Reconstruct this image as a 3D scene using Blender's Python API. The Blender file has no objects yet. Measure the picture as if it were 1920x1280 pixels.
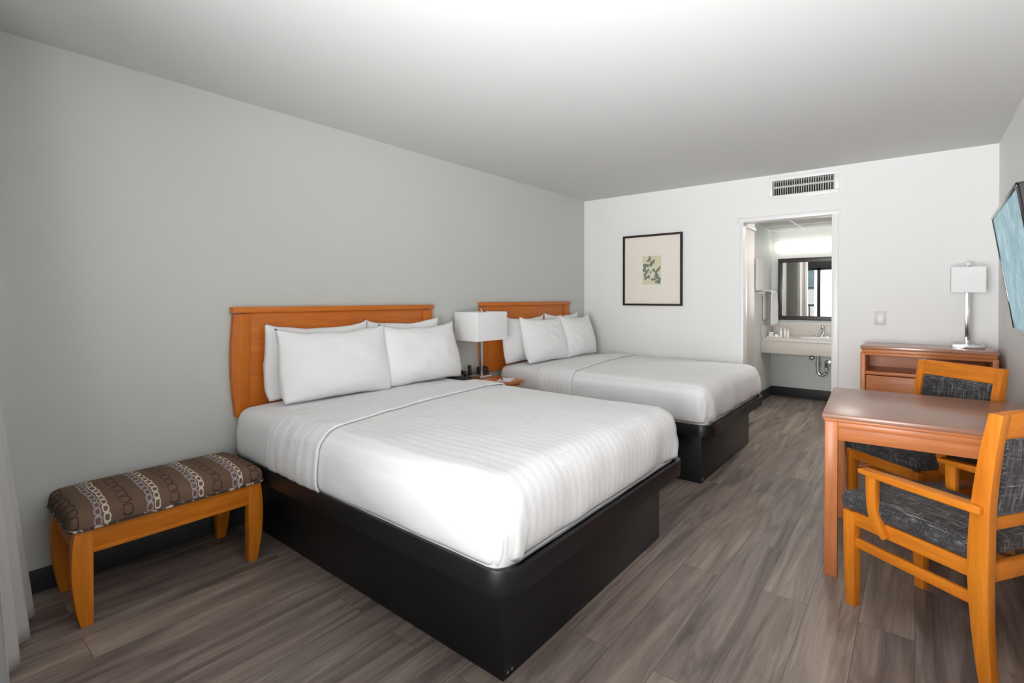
import bpy, bmesh, math, random
from math import pi, sin, cos, radians
from mathutils import Vector, Matrix, noise

random.seed(7)
SC = bpy.context.scene
COL = SC.collection

# ------------------------------------------------------------------ camera
CAMZ = 1.304
cam = bpy.data.cameras.new('camera')
cam.sensor_width = 36.0
cam.lens = 938.47 / 1920 * 36.0
cam.shift_y = -(640 - 566.134) / 1920
cam.clip_start = 0.03
cam.clip_end = 200
camo = bpy.data.objects.new('camera', cam)
camo.location = (0, 0, CAMZ)
camo.rotation_euler = (pi / 2 - 0.00689, 0, 0.68004)
COL.objects.link(camo)
SC.camera = camo

# ------------------------------------------------------------------ sky, daylight, exposure
SC.view_settings.view_transform = 'Standard'
SC.view_settings.look = 'None'
SC.view_settings.gamma = 1.0
SC.view_settings.use_curve_mapping = False
SC.view_settings.exposure = -0.10
SC.cycles.use_denoising = True
SC.cycles.max_bounces = 10
SC.cycles.diffuse_bounces = 6
SC.cycles.sample_clamp_indirect = 6.0

world = bpy.data.worlds.new('overcast_sky')
SC.world = world
world.use_nodes = True
_bg = world.node_tree.nodes['Background']
_bg.inputs['Color'].default_value = (0.93, 0.97, 1.0, 1)
_bg.inputs['Strength'].default_value = 0.35

LX, RX, BY, FY, CZ = -3.03, 0.465, 5.092, -0.32, 2.44     # room: left, right, back, front, ceiling
WX0, WX1, WZ0, WZ1 = -2.42, 0.10, 0.04, 2.12              # patio door opening in the front wall


def area_light(name, loc, rot, sx, sy, power, color=(1, 1, 1), portal=False):
    l = bpy.data.lights.new(name, 'AREA')
    l.shape = 'RECTANGLE'
    l.size, l.size_y, l.energy, l.color = sx, sy, power, color
    if portal:
        l.cycles.is_portal = True
    o = bpy.data.objects.new(name, l)
    o.location, o.rotation_euler = loc, rot
    COL.objects.link(o)
    return o


# daylight through the patio door: the sky itself (portal) and lamps added outside the glass, aimed up to fill ceiling and far room
area_light('window_portal', ((WX0 + WX1) / 2, FY - 0.12, (WZ0 + WZ1) / 2), (pi / 2, 0, 0), WX1 - WX0, WZ1 - WZ0, 1, portal=True)
area_light('window_daylight', (-0.50, FY - 0.30, 1.25), (pi / 2 + 0.50, 0, -0.1), 1.0, 1.70, 90, (0.98, 0.99, 1.0)).data.spread = radians(110)
area_light('window_uplight', (-0.42, FY - 0.34, 1.25), (pi / 2 + 0.50, 0, 0.5), 1.0, 1.70, 34, (0.98, 0.99, 1.0)).data.spread = radians(110)
area_light('window_far_fill', (-0.85, FY - 0.38, 1.3), (pi / 2 + 0.12, 0, 0), 1.45, 1.6, 4, (0.98, 0.99, 1.0)).data.spread = radians(60)
_sun = bpy.data.lights.new('sun', 'SUN')
_sun.energy, _sun.angle = 3.0, 0.01
_suno = bpy.data.objects.new('sun', _sun)
_suno.rotation_euler = (-radians(52), 0, radians(12))     # high behind the building, lights the facade across the way
COL.objects.link(_suno)


# ------------------------------------------------------------------ helpers: materials
class NT:
    def __init__(s, name):
        s.m = bpy.data.materials.new(name)
        s.m.use_nodes = True
        s.t = s.m.node_tree
        s.b = s.t.nodes['Principled BSDF']
        s.out = s.t.nodes['Material Output']

    def n(s, kind, **kw):
        x = s.t.nodes.new(kind)
        for k, v in kw.items():
            setattr(x, k, v)
        return x

    def link(s, a, b):
        s.t.links.new(a, b)

    def setin(s, node, key, v):
        if hasattr(v, 'is_output'):
            s.link(v, node.inputs[key])
        else:
            node.inputs[key].default_value = v

    def math(s, op, a, b=0.0, c=0.0):
        x = s.n('ShaderNodeMath', operation=op)
        s.setin(x, 0, a)
        s.setin(x, 1, b)
        s.setin(x, 2, c)
        return x.outputs[0]

    def obj(s, scale=(1, 1, 1), rot=(0, 0, 0), loc=(0, 0, 0)):
        tc = s.n('ShaderNodeTexCoord')
        mp = s.n('ShaderNodeMapping')
        mp.inputs['Scale'].default_value = scale
        mp.inputs['Rotation'].default_value = rot
        mp.inputs['Location'].default_value = loc
        s.link(tc.outputs['Object'], mp.inputs['Vector'])
        return mp.outputs['Vector']

    def noise(s, vec, scale=5.0, detail=3.0, rough=0.5, dist=0.0):
        x = s.n('ShaderNodeTexNoise')
        s.link(vec, x.inputs['Vector'])
        x.inputs['Scale'].default_value = scale
        x.inputs['Detail'].default_value = detail
        x.inputs['Roughness'].default_value = rough
        x.inputs['Distortion'].default_value = dist
        return x.outputs['Fac']

    def ramp(s, fac, stops):
        x = s.n('ShaderNodeValToRGB')
        e = x.color_ramp.elements
        while len(e) < len(stops):
            e.new(0.5)
        for i, (p, c) in enumerate(stops):
            e[i].position = p
            e[i].color = (c[0], c[1], c[2], 1) if not isinstance(c, (int, float)) else (c, c, c, 1)
        s.link(fac, x.inputs['Fac'])
        return x.outputs['Color']

    def mix(s, fac, a, b, blend='MIX'):
        x = s.n('ShaderNodeMix', data_type='RGBA', blend_type=blend)
        s.setin(x, 0, fac)
        for i, v in ((6, a), (7, b)):
            if hasattr(v, 'is_output'):
                s.link(v, x.inputs[i])
            else:
                x.inputs[i].default_value = (v[0], v[1], v[2], 1)
        return x.outputs[2]

    def bump(s, h, strength=0.2, dist=0.01):
        x = s.n('ShaderNodeBump')
        x.inputs['Strength'].default_value = strength
        x.inputs['Distance'].default_value = dist
        s.link(h, x.inputs['Height'])
        s.link(x.outputs['Normal'], s.b.inputs['Normal'])

    def p(s, **kw):
        names = dict(color='Base Color', rough='Roughness', metal='Metallic', spec='Specular IOR Level', sheen='Sheen Weight',
                     coat='Coat Weight', coat_rough='Coat Roughness', emit='Emission Color', emit_s='Emission Strength', ior='IOR')
        for k, v in kw.items():
            i = s.b.inputs[names[k]]
            if hasattr(v, 'is_output'):
                s.link(v, i)
            elif isinstance(v, tuple):
                i.default_value = (v[0], v[1], v[2], 1)
            else:
                i.default_value = v
        return s


def plain(name, color, rough=0.5, metal=0.0, vary=0.04, scale=30.0, bump=0.0, spec=0.5):
    k = NT(name)
    f = k.noise(k.obj(), scale, 3)
    c = k.mix(f, tuple(x * (1 - vary) for x in color), tuple(min(1, x * (1 + vary)) for x in color))
    k.p(color=c, rough=rough, metal=metal, spec=spec)
    if bump:
        k.bump(f, bump, 0.004)
    return k.m


def wood(name, axis, dark, light, rough=0.38, spec=0.32):
    k = NT(name)
    st = [9.0, 9.0, 9.0]
    st['xyz'.index(axis)] = 0.9
    v = k.obj(tuple(st))
    f1 = k.noise(v, 4.0, 4, 0.55, 0.6)
    st2 = [60.0, 60.0, 60.0]
    st2['xyz'.index(axis)] = 2.5
    f2 = k.noise(k.obj(tuple(st2)), 4.0, 2, 0.6)
    c = k.ramp(f1, [(0.28, dark), (0.72, light)])
    c = k.mix(0.10, c, k.ramp(f2, [(0.35, 0.25), (0.65, 0.9)]), 'MULTIPLY')
    k.p(color=c, rough=rough, spec=spec)
    k.bump(f2, 0.04, 0.002)
    return k.m


M = {}
OD, OL = (0.60, 0.165, 0.010), (0.80, 0.265, 0.021)
for ax in 'xyz':
    M['wood_' + ax] = wood('honey_wood_' + ax, ax, OD, OL)
    M['head_' + ax] = wood('headboard_wood_' + ax, ax, (0.53, 0.137, 0.013), (0.68, 0.198, 0.022), 0.38)
    M['cherry_' + ax] = wood('cherry_wood_' + ax, ax, (0.52, 0.165, 0.055), (0.68, 0.25, 0.09), 0.32)
M['wall_sage'] = plain('sage_paint', (0.565, 0.585, 0.555), 0.75, vary=0.01, scale=180, bump=0.05, spec=0.3)
M['wall_white'] = plain('white_paint', (0.80, 0.80, 0.79), 0.6, vary=0.008, scale=160, bump=0.05, spec=0.3)
M['ceil'] = plain('ceiling_paint', (0.625, 0.625, 0.62), 0.85, vary=0.01, scale=120, bump=0.06, spec=0.2)
M['trim'] = plain('white_trim_gloss', (0.82, 0.82, 0.81), 0.35, vary=0.005)
M['bath_paint'] = plain('bath_paint', (0.72, 0.745, 0.72), 0.5, vary=0.01, scale=120, bump=0.03)
M['base_dark'] = plain('charcoal_vinyl_base', (0.035, 0.035, 0.04), 0.5, vary=0.08)
M['black_lam'] = plain('black_laminate', (0.010, 0.010, 0.0115), 0.36, vary=0.12, scale=60, spec=0.38)
M['black_plastic'] = plain('black_plastic', (0.012, 0.012, 0.014), 0.4, vary=0.05)
M['chrome'] = plain('chrome', (0.78, 0.78, 0.79), 0.12, 1.0, vary=0.01)
M['nickel'] = plain('brushed_nickel', (0.66, 0.65, 0.63), 0.28, 1.0, vary=0.03, scale=200)
M['shade'] = plain('lamp_shade_linen', (0.86, 0.86, 0.86), 0.8, vary=0.02, scale=300, bump=0.05, spec=0.2)
M['white_plastic'] = plain('white_plastic', (0.80, 0.80, 0.78), 0.35, vary=0.01)
M['grey_metal'] = plain('grey_slats', (0.80, 0.80, 0.78), 0.4, vary=0.03)
M['void'] = plain('vent_shade_black', (0.01, 0.01, 0.01), 0.9, vary=0.05)  # black colour stands for the shade inside the vent opening
M['door_paint'] = plain('taupe_door_paint', (0.60, 0.56, 0.545), 0.45, vary=0.01)
M['counter'] = plain('beige_counter', (0.66, 0.62, 0.58), 0.3, vary=0.05, scale=90)
M['apron_beige'] = plain('beige_apron', (0.62, 0.575, 0.54), 0.35, vary=0.02, scale=40)
M['porcelain'] = plain('porcelain', (0.86, 0.86, 0.85), 0.12, vary=0.005)
M['towel'] = plain('terry_towel', (0.84, 0.84, 0.84), 0.95, vary=0.04, scale=250, bump=0.4, spec=0.1)
M['frame_dark'] = plain('dark_wood_frame', (0.028, 0.016, 0.014), 0.45, vary=0.15, scale=25, spec=0.25)
M['mir_frame'] = plain('dark_mirror_frame', (0.040, 0.033, 0.032), 0.35, vary=0.1, scale=25)
M['mat_board'] = plain('cream_mat_board', (0.86, 0.80, 0.73), 0.8, vary=0.01, scale=60)
M['bronze_frame'] = plain('dark_bronze_aluminium', (0.045, 0.04, 0.04), 0.4, vary=0.05)
M['facade'] = plain('white_stucco', (0.82, 0.82, 0.82), 0.9, vary=0.03, scale=12)
M['concrete'] = plain('concrete', (0.45, 0.44, 0.42), 0.9, vary=0.08, scale=8)
M['paper'] = plain('paper', (0.84, 0.84, 0.85), 0.7, vary=0.01)
M['clock_face'] = plain('clock_display', (0.20, 0.25, 0.28), 0.15, vary=0.1)


def make_floor_mat():
    k = NT('grey_brown_vinyl_plank')
    v = k.obj((1, 1, 1), (0, 0, pi / 2))                   # planks run along y
    br = k.n('ShaderNodeTexBrick', offset=0.37, offset_frequency=2, squash=1.0)
    k.link(v, br.inputs['Vector'])
    br.inputs['Color1'].default_value = (0.0, 0.0, 0.0, 1)
    br.inputs['Color2'].default_value = (1, 1, 1, 1)
    br.inputs['Mortar'].default_value = (0.5, 0.5, 0.5, 1)
    br.inputs['Scale'].default_value = 1.0
    br.inputs['Brick Width'].default_value = 1.22
    br.inputs['Row Height'].default_value = 0.178
    br.inputs['Mortar Size'].default_value = 0.0012
    br.inputs['Mortar Smooth'].default_value = 0.2
    br.inputs['Bias'].default_value = 0.0
    sh = k.n('ShaderNodeVectorMath', operation='MULTIPLY_ADD')
    k.link(br.outputs['Color'], sh.inputs[0])
    sh.inputs[1].default_value = (7.3, 3.1, 0)
    k.link(k.obj(), sh.inputs[2])
    mp = k.n('ShaderNodeMapping')
    mp.inputs['Scale'].default_value = (9.0, 0.75, 1)
    k.link(sh.outputs[0], mp.inputs['Vector'])
    f1 = k.noise(mp.outputs[0], 1.15, 6, 0.62, 1.6)
    mp2 = k.n('ShaderNodeMapping')
    mp2.inputs['Scale'].default_value = (70.0, 2.2, 1)
    k.link(sh.outputs[0], mp2.inputs['Vector'])
    f2 = k.noise(mp2.outputs[0], 1.3, 5, 0.7, 0.6)
    mp3 = k.n('ShaderNodeMapping')
    mp3.inputs['Scale'].default_value = (11.0, 0.75, 1)
    k.link(sh.outputs[0], mp3.inputs['Vector'])
    f3 = k.noise(mp3.outputs[0], 1.3, 4, 0.6, 1.2)
    c = k.ramp(f1, [(0.28, (0.135, 0.104, 0.095)), (0.42, (0.225, 0.180, 0.160)), (0.55, (0.315, 0.258, 0.224)), (0.72, (0.42, 0.350, 0.300))])
    c = k.mix(0.40, c, k.ramp(f2, [(0.30, (0.50, 0.48, 0.47)), (0.60, (1.06, 1.05, 1.05))]), 'MULTIPLY')
    c = k.mix(0.42, c, k.ramp(f3, [(0.32, (0.40, 0.37, 0.38)), (0.47, (1.0, 1.0, 1.0))]), 'MULTIPLY')
    sep = k.n('ShaderNodeSeparateColor')
    k.link(br.outputs['Color'], sep.inputs[0])
    tone = k.ramp(sep.outputs[0], [(0.0, (0.82, 0.82, 0.84)), (1.0, (1.14, 1.12, 1.08))])
    c = k.mix(1.0, c, tone, 'MULTIPLY')
    c = k.mix(br.outputs['Fac'], c, (0.10, 0.08, 0.072))
    k.p(color=c, rough=0.42, spec=0.42)
    h = k.math('SUBTRACT', k.math('MULTIPLY', f2, 0.3), br.outputs['Fac'])
    k.bump(h, 0.12, 0.002)
    return k.m


M['floor'] = make_floor_mat()


def linen(name, stripes=None, base=0.82):
    """white cotton; stripes=axis gives the woven satin stripe, or the drawn crease lines of the fold"""
    k = NT(name)
    v = k.obj()
    f = k.noise(v, 6.0, 5, 0.6, 0.5)
    fine = k.noise(v, 420.0, 2)
    h = k.math('ADD', k.math('MULTIPLY', f, 1.0), k.math('MULTIPLY', fine, 0.04))
    if stripes:
        sx = k.n('ShaderNodeSeparateXYZ')
        k.link(v, sx.inputs[0])
        w = k.math('SINE', k.math('MULTIPLY', sx.outputs['XYZ'.index(stripes.upper())], 2 * pi / 0.044))
        st = k.math('SMOOTH_MIN', k.math('MAXIMUM', k.math('MULTIPLY_ADD', w, 2.2, 0.5), 0.0), 1.0, 0.1)
        c = k.mix(st, (base * 0.965,) * 3, (base * 1.01,) * 3)
        r = k.math('MULTIPLY_ADD', st, -0.12, 0.82)
        k.p(color=c, rough=r, spec=0.3, sheen=0.1)
        h = k.math('ADD', h, k.math('MULTIPLY', st, 0.05))
    else:
        k.p(color=(base, base, base), rough=0.85, spec=0.2, sheen=0.1)
    k.bump(h, 0.28, 0.02)
    return k.m


M['sheet'] = linen('white_sheet')
M['pillow'] = linen('white_pillowcase', base=0.86)
M['coverlet'] = linen('white_striped_coverlet', 'y')
M['fold'] = linen('white_creased_fold', 'x')  # creases across the turned band drawn as lines in the colour


def make_tweed(name):
    k = NT(name)
    a = k.noise(k.obj((210, 16, 11)), 1.0, 2, 0.6)
    b = k.noise(k.obj((13, 190, 190)), 1.0, 2, 0.6)
    c3 = k.noise(k.obj((26, 26, 26)), 1.0, 2, 0.5)
    big = k.noise(k.obj((60, 9, 7)), 1.0, 3, 0.6)
    m1 = k.math('MAXIMUM', k.math('MULTIPLY_ADD', k.math('SUBTRACT', big, 0.5), 0.5, a), k.math('MULTIPLY', b, 0.97))
    c = k.ramp(m1, [(0.46, (0.026, 0.027, 0.032)), (0.57, (0.075, 0.074, 0.078)), (0.67, (0.20, 0.195, 0.19)), (0.75, (0.46, 0.445, 0.42))])
    c = k.mix(k.math('MULTIPLY', c3, 0.3), c, (0.075, 0.055, 0.045))
    k.p(color=c, rough=0.9, spec=0.2, sheen=0.1)
    k.bump(m1, 0.5, 0.003)
    return k.m


M['tweed'] = make_tweed('charcoal_tweed')


def make_chain():
    """brown upholstery with lavender, cream and dark chains of links running front to back"""
    k = NT('brown_chain_upholstery')
    v = k.obj()
    sx = k.n('ShaderNodeSeparateXYZ')
    k.link(v, sx.inputs[0])
    s = k.math('SUBTRACT', sx.outputs[0], sx.outputs[2])     # along the depth, carried down the front face
    nz = k.noise(k.obj((9, 9, 9)), 1.0, 2)
    wob = k.math('MULTIPLY', k.math('SUBTRACT', nz, 0.5), 0.030)
    fine = k.math('MULTIPLY', k.math('SUBTRACT', k.noise(k.obj((60, 60, 60)), 1.0, 2), 0.5), 0.006)
    y = k.math('ADD', k.math('ADD', sx.outputs[1], wob), fine)
    wob2 = k.math('MULTIPLY', k.math('SUBTRACT', k.noise(k.obj((22, 22, 22)), 1.0, 2), 0.5), 0.034)
    P = 0.172
    yy = k.math('MODULO', k.math('ADD', y, 10 * P - 0.032), P)
    base = k.mix(k.noise(k.obj((3, 3, 3)), 1.0, 3), (0.135, 0.080, 0.054), (0.205, 0.132, 0.095))
    col = base
    for (c0, hw, L, off, wd, colr, st) in ((0.120, 0.019, 0.066, 0.02, 0.17, (0.040, 0.024, 0.018), 0.7),
                                           (0.090, 0.017, 0.058, 0.04, 0.10, (0.17, 0.105, 0.075), 0.5),
                                           (0.028, 0.0120, 0.047, 0.0, 0.22, (0.40, 0.37, 0.42), 0.9),
                                           (0.056, 0.0110, 0.050, 0.017, 0.24, (0.66, 0.58, 0.47), 0.95)):
        p = k.math('DIVIDE', k.math('SUBTRACT', yy, c0), hw)
        q = k.math('MULTIPLY', k.math('SUBTRACT', k.math('FRACT', k.math('DIVIDE', k.math('ADD', k.math('ADD', s, wob2), off + 2.0), L)), 0.5), 2.05)
        p4 = k.math('POWER', k.math('ABSOLUTE', p), 3.6)
        q4 = k.math('POWER', k.math('ABSOLUTE', q), 3.6)
        d = k.math('POWER', k.math('ADD', p4, q4), 1 / 3.6)
        ring = k.math('LESS_THAN', k.math('ABSOLUTE', k.math('SUBTRACT', d, 0.84)), wd * 0.8)
        col = k.mix(k.math('MULTIPLY', ring, st), col, colr)
    k.p(color=col, rough=0.85, spec=0.12)
    k.bump(k.noise(k.obj((300, 300, 300)), 1.0, 2), 0.15, 0.002)
    return k.m


M['chain'] = make_chain()


def make_piping():
    k = NT('mottled_piping')
    f = k.noise(k.obj((45, 45, 45)), 1.0, 2)
    k.p(color=k.ramp(f, [(0.45, (0.045, 0.03, 0.03)), (0.56, (0.10, 0.08, 0.08)), (0.62, (0.62, 0.55, 0.46))]), rough=0.8)
    return k.m


M['piping'] = make_piping()


def make_curtain_mat():
    k = NT('grey_curtain_cloth')
    f = k.noise(k.obj((140, 140, 140)), 1.0, 3)
    k.p(color=k.mix(f, (0.50, 0.49, 0.475), (0.57, 0.56, 0.545)), rough=0.9, spec=0.15)
    k.bump(f, 0.1, 0.002)
    return k.m


M['curtain'] = make_curtain_mat()


def make_glass(name, tint=(1, 1, 1), refl=0.06):
    k = NT(name)
    k.t.nodes.remove(k.b)
    tr = k.n('ShaderNodeBsdfTransparent')
    tr.inputs[0].default_value = (*tint, 1)
    gl = k.n('ShaderNodeBsdfGlossy')
    gl.inputs['Roughness'].default_value = 0.02
    mx = k.n('ShaderNodeMixShader')
    mx.inputs[0].default_value = refl
    k.link(tr.outputs[0], mx.inputs[1])
    k.link(gl.outputs[0], mx.inputs[2])
    k.link(mx.outputs[0], k.out.inputs['Surface'])
    return k.m


M['glass'] = make_glass('clear_window_glass')
M['picture_glass'] = make_glass('picture_glass', refl=0.035)
M['mirror'] = plain('silvered_mirror', (0.93, 0.94, 0.93), 0.0, 1.0, vary=0.0)
M['bldg_glass'] = plain('blue_grey_glass', (0.20, 0.30, 0.36), 0.08, vary=0.1, scale=2)


def make_screen():
    k = NT('tv_screen_picture')
    v = k.obj()
    f = k.noise(k.obj((9, 9, 9)), 1.0, 6, 0.65, 0.8)
    g = k.noise(k.obj((40, 40, 40)), 1.0, 4, 0.7)
    c = k.ramp(k.math('MULTIPLY_ADD', g, 0.35, k.math('MULTIPLY', f, 0.75)),
               [(0.42, (0.12, 0.36, 0.46)), (0.55, (0.26, 0.54, 0.64)), (0.68, (0.52, 0.80, 0.85))])
    k.p(color=(0.02, 0.02, 0.02), rough=0.3, spec=0.2, emit=c, emit_s=0.60)
    return k.m


M['screen'] = make_screen()


def make_tube():
    k = NT('lit_bath_diffuser')
    k.p(color=(0.9, 0.9, 0.88), rough=0.4, emit=(1.0, 0.97, 0.88), emit_s=1.7)
    return k.m


M['tube'] = make_tube()


def make_print():
    """botanical print: pale yellow-green paper, sprigs of grey-green leaves and white blossom"""
    k = NT('botanical_print')
    v = k.obj()
    bg = k.mix(k.noise(k.obj((14, 14, 14)), 1.0, 2), (0.68, 0.60, 0.38), (0.74, 0.70, 0.50))
    c = bg
    k.p(color=c, rough=0.6)
    return k.m


M['print'] = make_print()
M['leaf_ink'] = plain('grey_green_leaf_ink', (0.15, 0.205, 0.155), 0.6, vary=0.35, scale=70)
M['blossom_ink'] = plain('white_blossom_ink', (0.74, 0.72, 0.62), 0.6, vary=0.06, scale=70)


# ------------------------------------------------------------------ helpers: objects
def setp(o, label=None, cat=None, group=None, kind=None):
    if label:
        o['label'] = label
    if cat:
        o['category'] = cat
    if group:
        o['group'] = group
    if kind:
        o['kind'] = kind
    return o


def thing(name, label, cat, loc=(0, 0, 0), rz=0.0, group=None):
    o = bpy.data.objects.new(name, None)
    o.empty_display_size = 0.05
    o.location = loc
    o.rotation_euler = (0, 0, rz)
    COL.objects.link(o)
    return setp(o, label, cat, group)


class MB:
    """collects shapes into ONE mesh"""

    def __init__(s):
        s.bm = bmesh.new()

    def merge(s, b):
        me = bpy.data.meshes.new('tmp')
        b.to_mesh(me)
        b.free()
        s.bm.from_mesh(me)
        bpy.data.meshes.remove(me)

    def box(s, x0, x1, y0, y1, z0, z1, bev=0.0, seg=2, mat=None):
        b = bmesh.new()
        bmesh.ops.create_cube(b, size=1)
        for v in b.verts:
            v.co = Vector(((x0 + x1) / 2 + v.co.x * (x1 - x0), (y0 + y1) / 2 + v.co.y * (y1 - y0), (z0 + z1) / 2 + v.co.z * (z1 - z0)))
        if bev:
            bmesh.ops.bevel(b, geom=b.edges[:], offset=bev, segments=seg, profile=0.5, affect='EDGES')
        if mat is not None:
            bmesh.ops.transform(b, matrix=mat, verts=b.verts[:])
        s.merge(b)
        return s

    def prism(s, pts, axis, a, c, bev=0.0, seg=2, mat=None):
        """closed 2-D outline extruded along axis from a to c; outline coordinates are the other two axes in order"""
        b = bmesh.new()

        def P(u, w, t):
            return {'x': (t, u, w), 'y': (u, t, w), 'z': (u, w, t)}[axis]
        lo = [b.verts.new(P(u, w, a)) for u, w in pts]
        hi = [b.verts.new(P(u, w, c)) for u, w in pts]
        n = len(pts)
        b.faces.new(lo)
        b.faces.new(hi)
        for i in range(n):
            b.faces.new((lo[i], lo[(i + 1) % n], hi[(i + 1) % n], hi[i]))
        bmesh.ops.recalc_face_normals(b, faces=b.faces[:])
        if bev:
            ed = [e for e in b.edges if e.calc_face_angle(0) > 0.5]
            bmesh.ops.bevel(b, geom=ed, offset=bev, segments=seg, profile=0.5, affect='EDGES')
        if mat is not None:
            bmesh.ops.transform(b, matrix=mat, verts=b.verts[:])
        s.merge(b)
        return s

    def cyl(s, p0, p1, r0, r1=None, seg=20, bev=0.0):
        r1 = r0 if r1 is None else r1
        p0, p1 = Vector(p0), Vector(p1)
        d = p1 - p0
        b = bmesh.new()
        bmesh.ops.create_cone(b, cap_ends=True, segments=seg, radius1=r0, radius2=r1, depth=d.length)
        if bev:
            ed = [e for e in b.edges if e.calc_face_angle(0) > 0.9]
            bmesh.ops.bevel(b, geom=ed, offset=bev, segments=3, profile=0.5, affect='EDGES')
        m = Matrix.Translation((p0 + p1) / 2) @ d.to_track_quat('Z', 'Y').to_matrix().to_4x4()
        bmesh.ops.transform(b, matrix=m, verts=b.verts[:])
        s.merge(b)
        return s

    def ball(s, c, r, sc=(1, 1, 1), seg=20):
        b = bmesh.new()
        bmesh.ops.create_uvsphere(b, u_segments=seg, v_segments=seg // 2, radius=r)
        for v in b.verts:
            v.co = Vector((c[0] + v.co.x * sc[0], c[1] + v.co.y * sc[1], c[2] + v.co.z * sc[2]))
        s.merge(b)
        return s

    def tube(s, pts, r, seg=12, closed=False):
        b = bmesh.new()
        pts = [Vector(p) for p in pts]
        n = len(pts)
        rings = []
        up = Vector((0, 0, 1))
        for i, p in enumerate(pts):
            t = (pts[(i + 1) % n] - pts[i - 1]) if closed else (pts[min(i + 1, n - 1)] - pts[max(i - 1, 0)])
            t.normalize()
            a = t.cross(up)
            if a.length < 0.05:
                a = t.cross(Vector((1, 0, 0)))
            a.normalize()
            c = a.cross(t)
            rr = r[i] if isinstance(r, (list, tuple)) else r
            rings.append([b.verts.new(p + rr * (cos(2 * pi * k / seg) * a + sin(2 * pi * k / seg) * c)) for k in range(seg)])
        for i in range(n if closed else n - 1):
            A, B = rings[i], rings[(i + 1) % n]
            for k in range(seg):
                b.faces.new((A[k], A[(k + 1) % seg], B[(k + 1) % seg], B[k]))
        if not closed:
            b.faces.new(rings[0])
            b.faces.new(rings[-1])
        bmesh.ops.recalc_face_normals(b, faces=b.faces[:])
        s.merge(b)
        return s

    def soft(s, x0, x1, y0, y1, z0, z1, r, res=0.025, fn=None, rz=None):
        """box with generously rounded edges on a fine grid, then deformed by fn(Vector)->Vector"""
        rz = r if rz is None else rz
        b = bmesh.new()
        c = Vector(((x0 + x1) / 2, (y0 + y1) / 2, (z0 + z1) / 2))
        h = Vector(((x1 - x0) / 2, (y1 - y0) / 2, (z1 - z0) / 2))
        n = [max(2, int(round(2 * h[i] / res))) for i in range(3)]
        grid = {}

        def vert(i, j, k):
            key = (i, j, k)
            if key not in grid:
                p = Vector((-h.x + 2 * h.x * i / n[0], -h.y + 2 * h.y * j / n[1], -h.z + 2 * h.z * k / n[2]))
                q = Vector((max(-h.x + r, min(h.x - r, p.x)), max(-h.y + r, min(h.y - r, p.y)), max(-h.z + rz, min(h.z - rz, p.z))))
                d = p - q
                dd = Vector((d.x / r, d.y / r, d.z / rz))
                if dd.length > 1e-6:
                    # keep the grid even round the corner
                    m = max(abs(dd.x), abs(dd.y), abs(dd.z))
                    dd = dd.normalized() * m
                    d = Vector((dd.x * r, dd.y * r, dd.z * rz))
                grid[key] = b.verts.new(c + q + d)
            return grid[key]
        for (a, bb, cc) in ((0, 1, 2), (1, 2, 0), (2, 0, 1)):
            for side in (0, n[cc]):
                for i in range(n[a]):
                    for j in range(n[bb]):
                        q = []
                        for (di, dj) in ((0, 0), (1, 0), (1, 1), (0, 1)):
                            ix = [0, 0, 0]
                            ix[a], ix[bb], ix[cc] = i + di, j + dj, side
                            q.append(vert(*ix))
                        b.faces.new(q if side else q[::-1])
        bmesh.ops.recalc_face_normals(b, faces=b.faces[:])
        if fn:
            for v in b.verts:
                v.co = fn(v.co.copy())
        s.merge(b)
        return s

    def cut(s, co, no):
        """throw away what lies on the positive side of a plane"""
        bmesh.ops.bisect_plane(s.bm, geom=s.bm.verts[:] + s.bm.edges[:] + s.bm.faces[:], plane_co=co, plane_no=no, clear_outer=True)
        return s

    def build(s, name, mat, parent=None, smooth=True, loc=None, rot=None, angle=40):
        me = bpy.data.meshes.new(name)
        s.bm.to_mesh(me)
        s.bm.free()
        o = bpy.data.objects.new(name, me)
        COL.objects.link(o)
        if mat:
            me.materials.append(M[mat] if isinstance(mat, str) else mat)
        if smooth:
            for p in me.polygons:
                p.use_smooth = True
            me.set_sharp_from_angle(angle=radians(angle))
        if parent:
            o.parent = parent
        if loc:
            o.location = loc
        if rot:
            o.rotation_euler = rot
        return o


def struct(o):
    o['kind'] = 'structure'
    return o


def rrect(x0, x1, y0, y1, r, seg=8):
    pts = []
    for cx, cy, a0 in ((x1 - r, y1 - r, 0), (x0 + r, y1 - r, pi / 2), (x0 + r, y0 + r, pi), (x1 - r, y0 + r, 3 * pi / 2)):
        for i in range(seg + 1):
            a = a0 + pi / 2 * i / seg
            pts.append((cx + r * cos(a), cy + r * sin(a)))
    return pts


def copy_tree(o, parent=None):
    c = o.copy()
    COL.objects.link(c)
    if parent:
        c.parent = parent
    for ch in list(o.children):
        copy_tree(ch, c)
    return c


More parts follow.
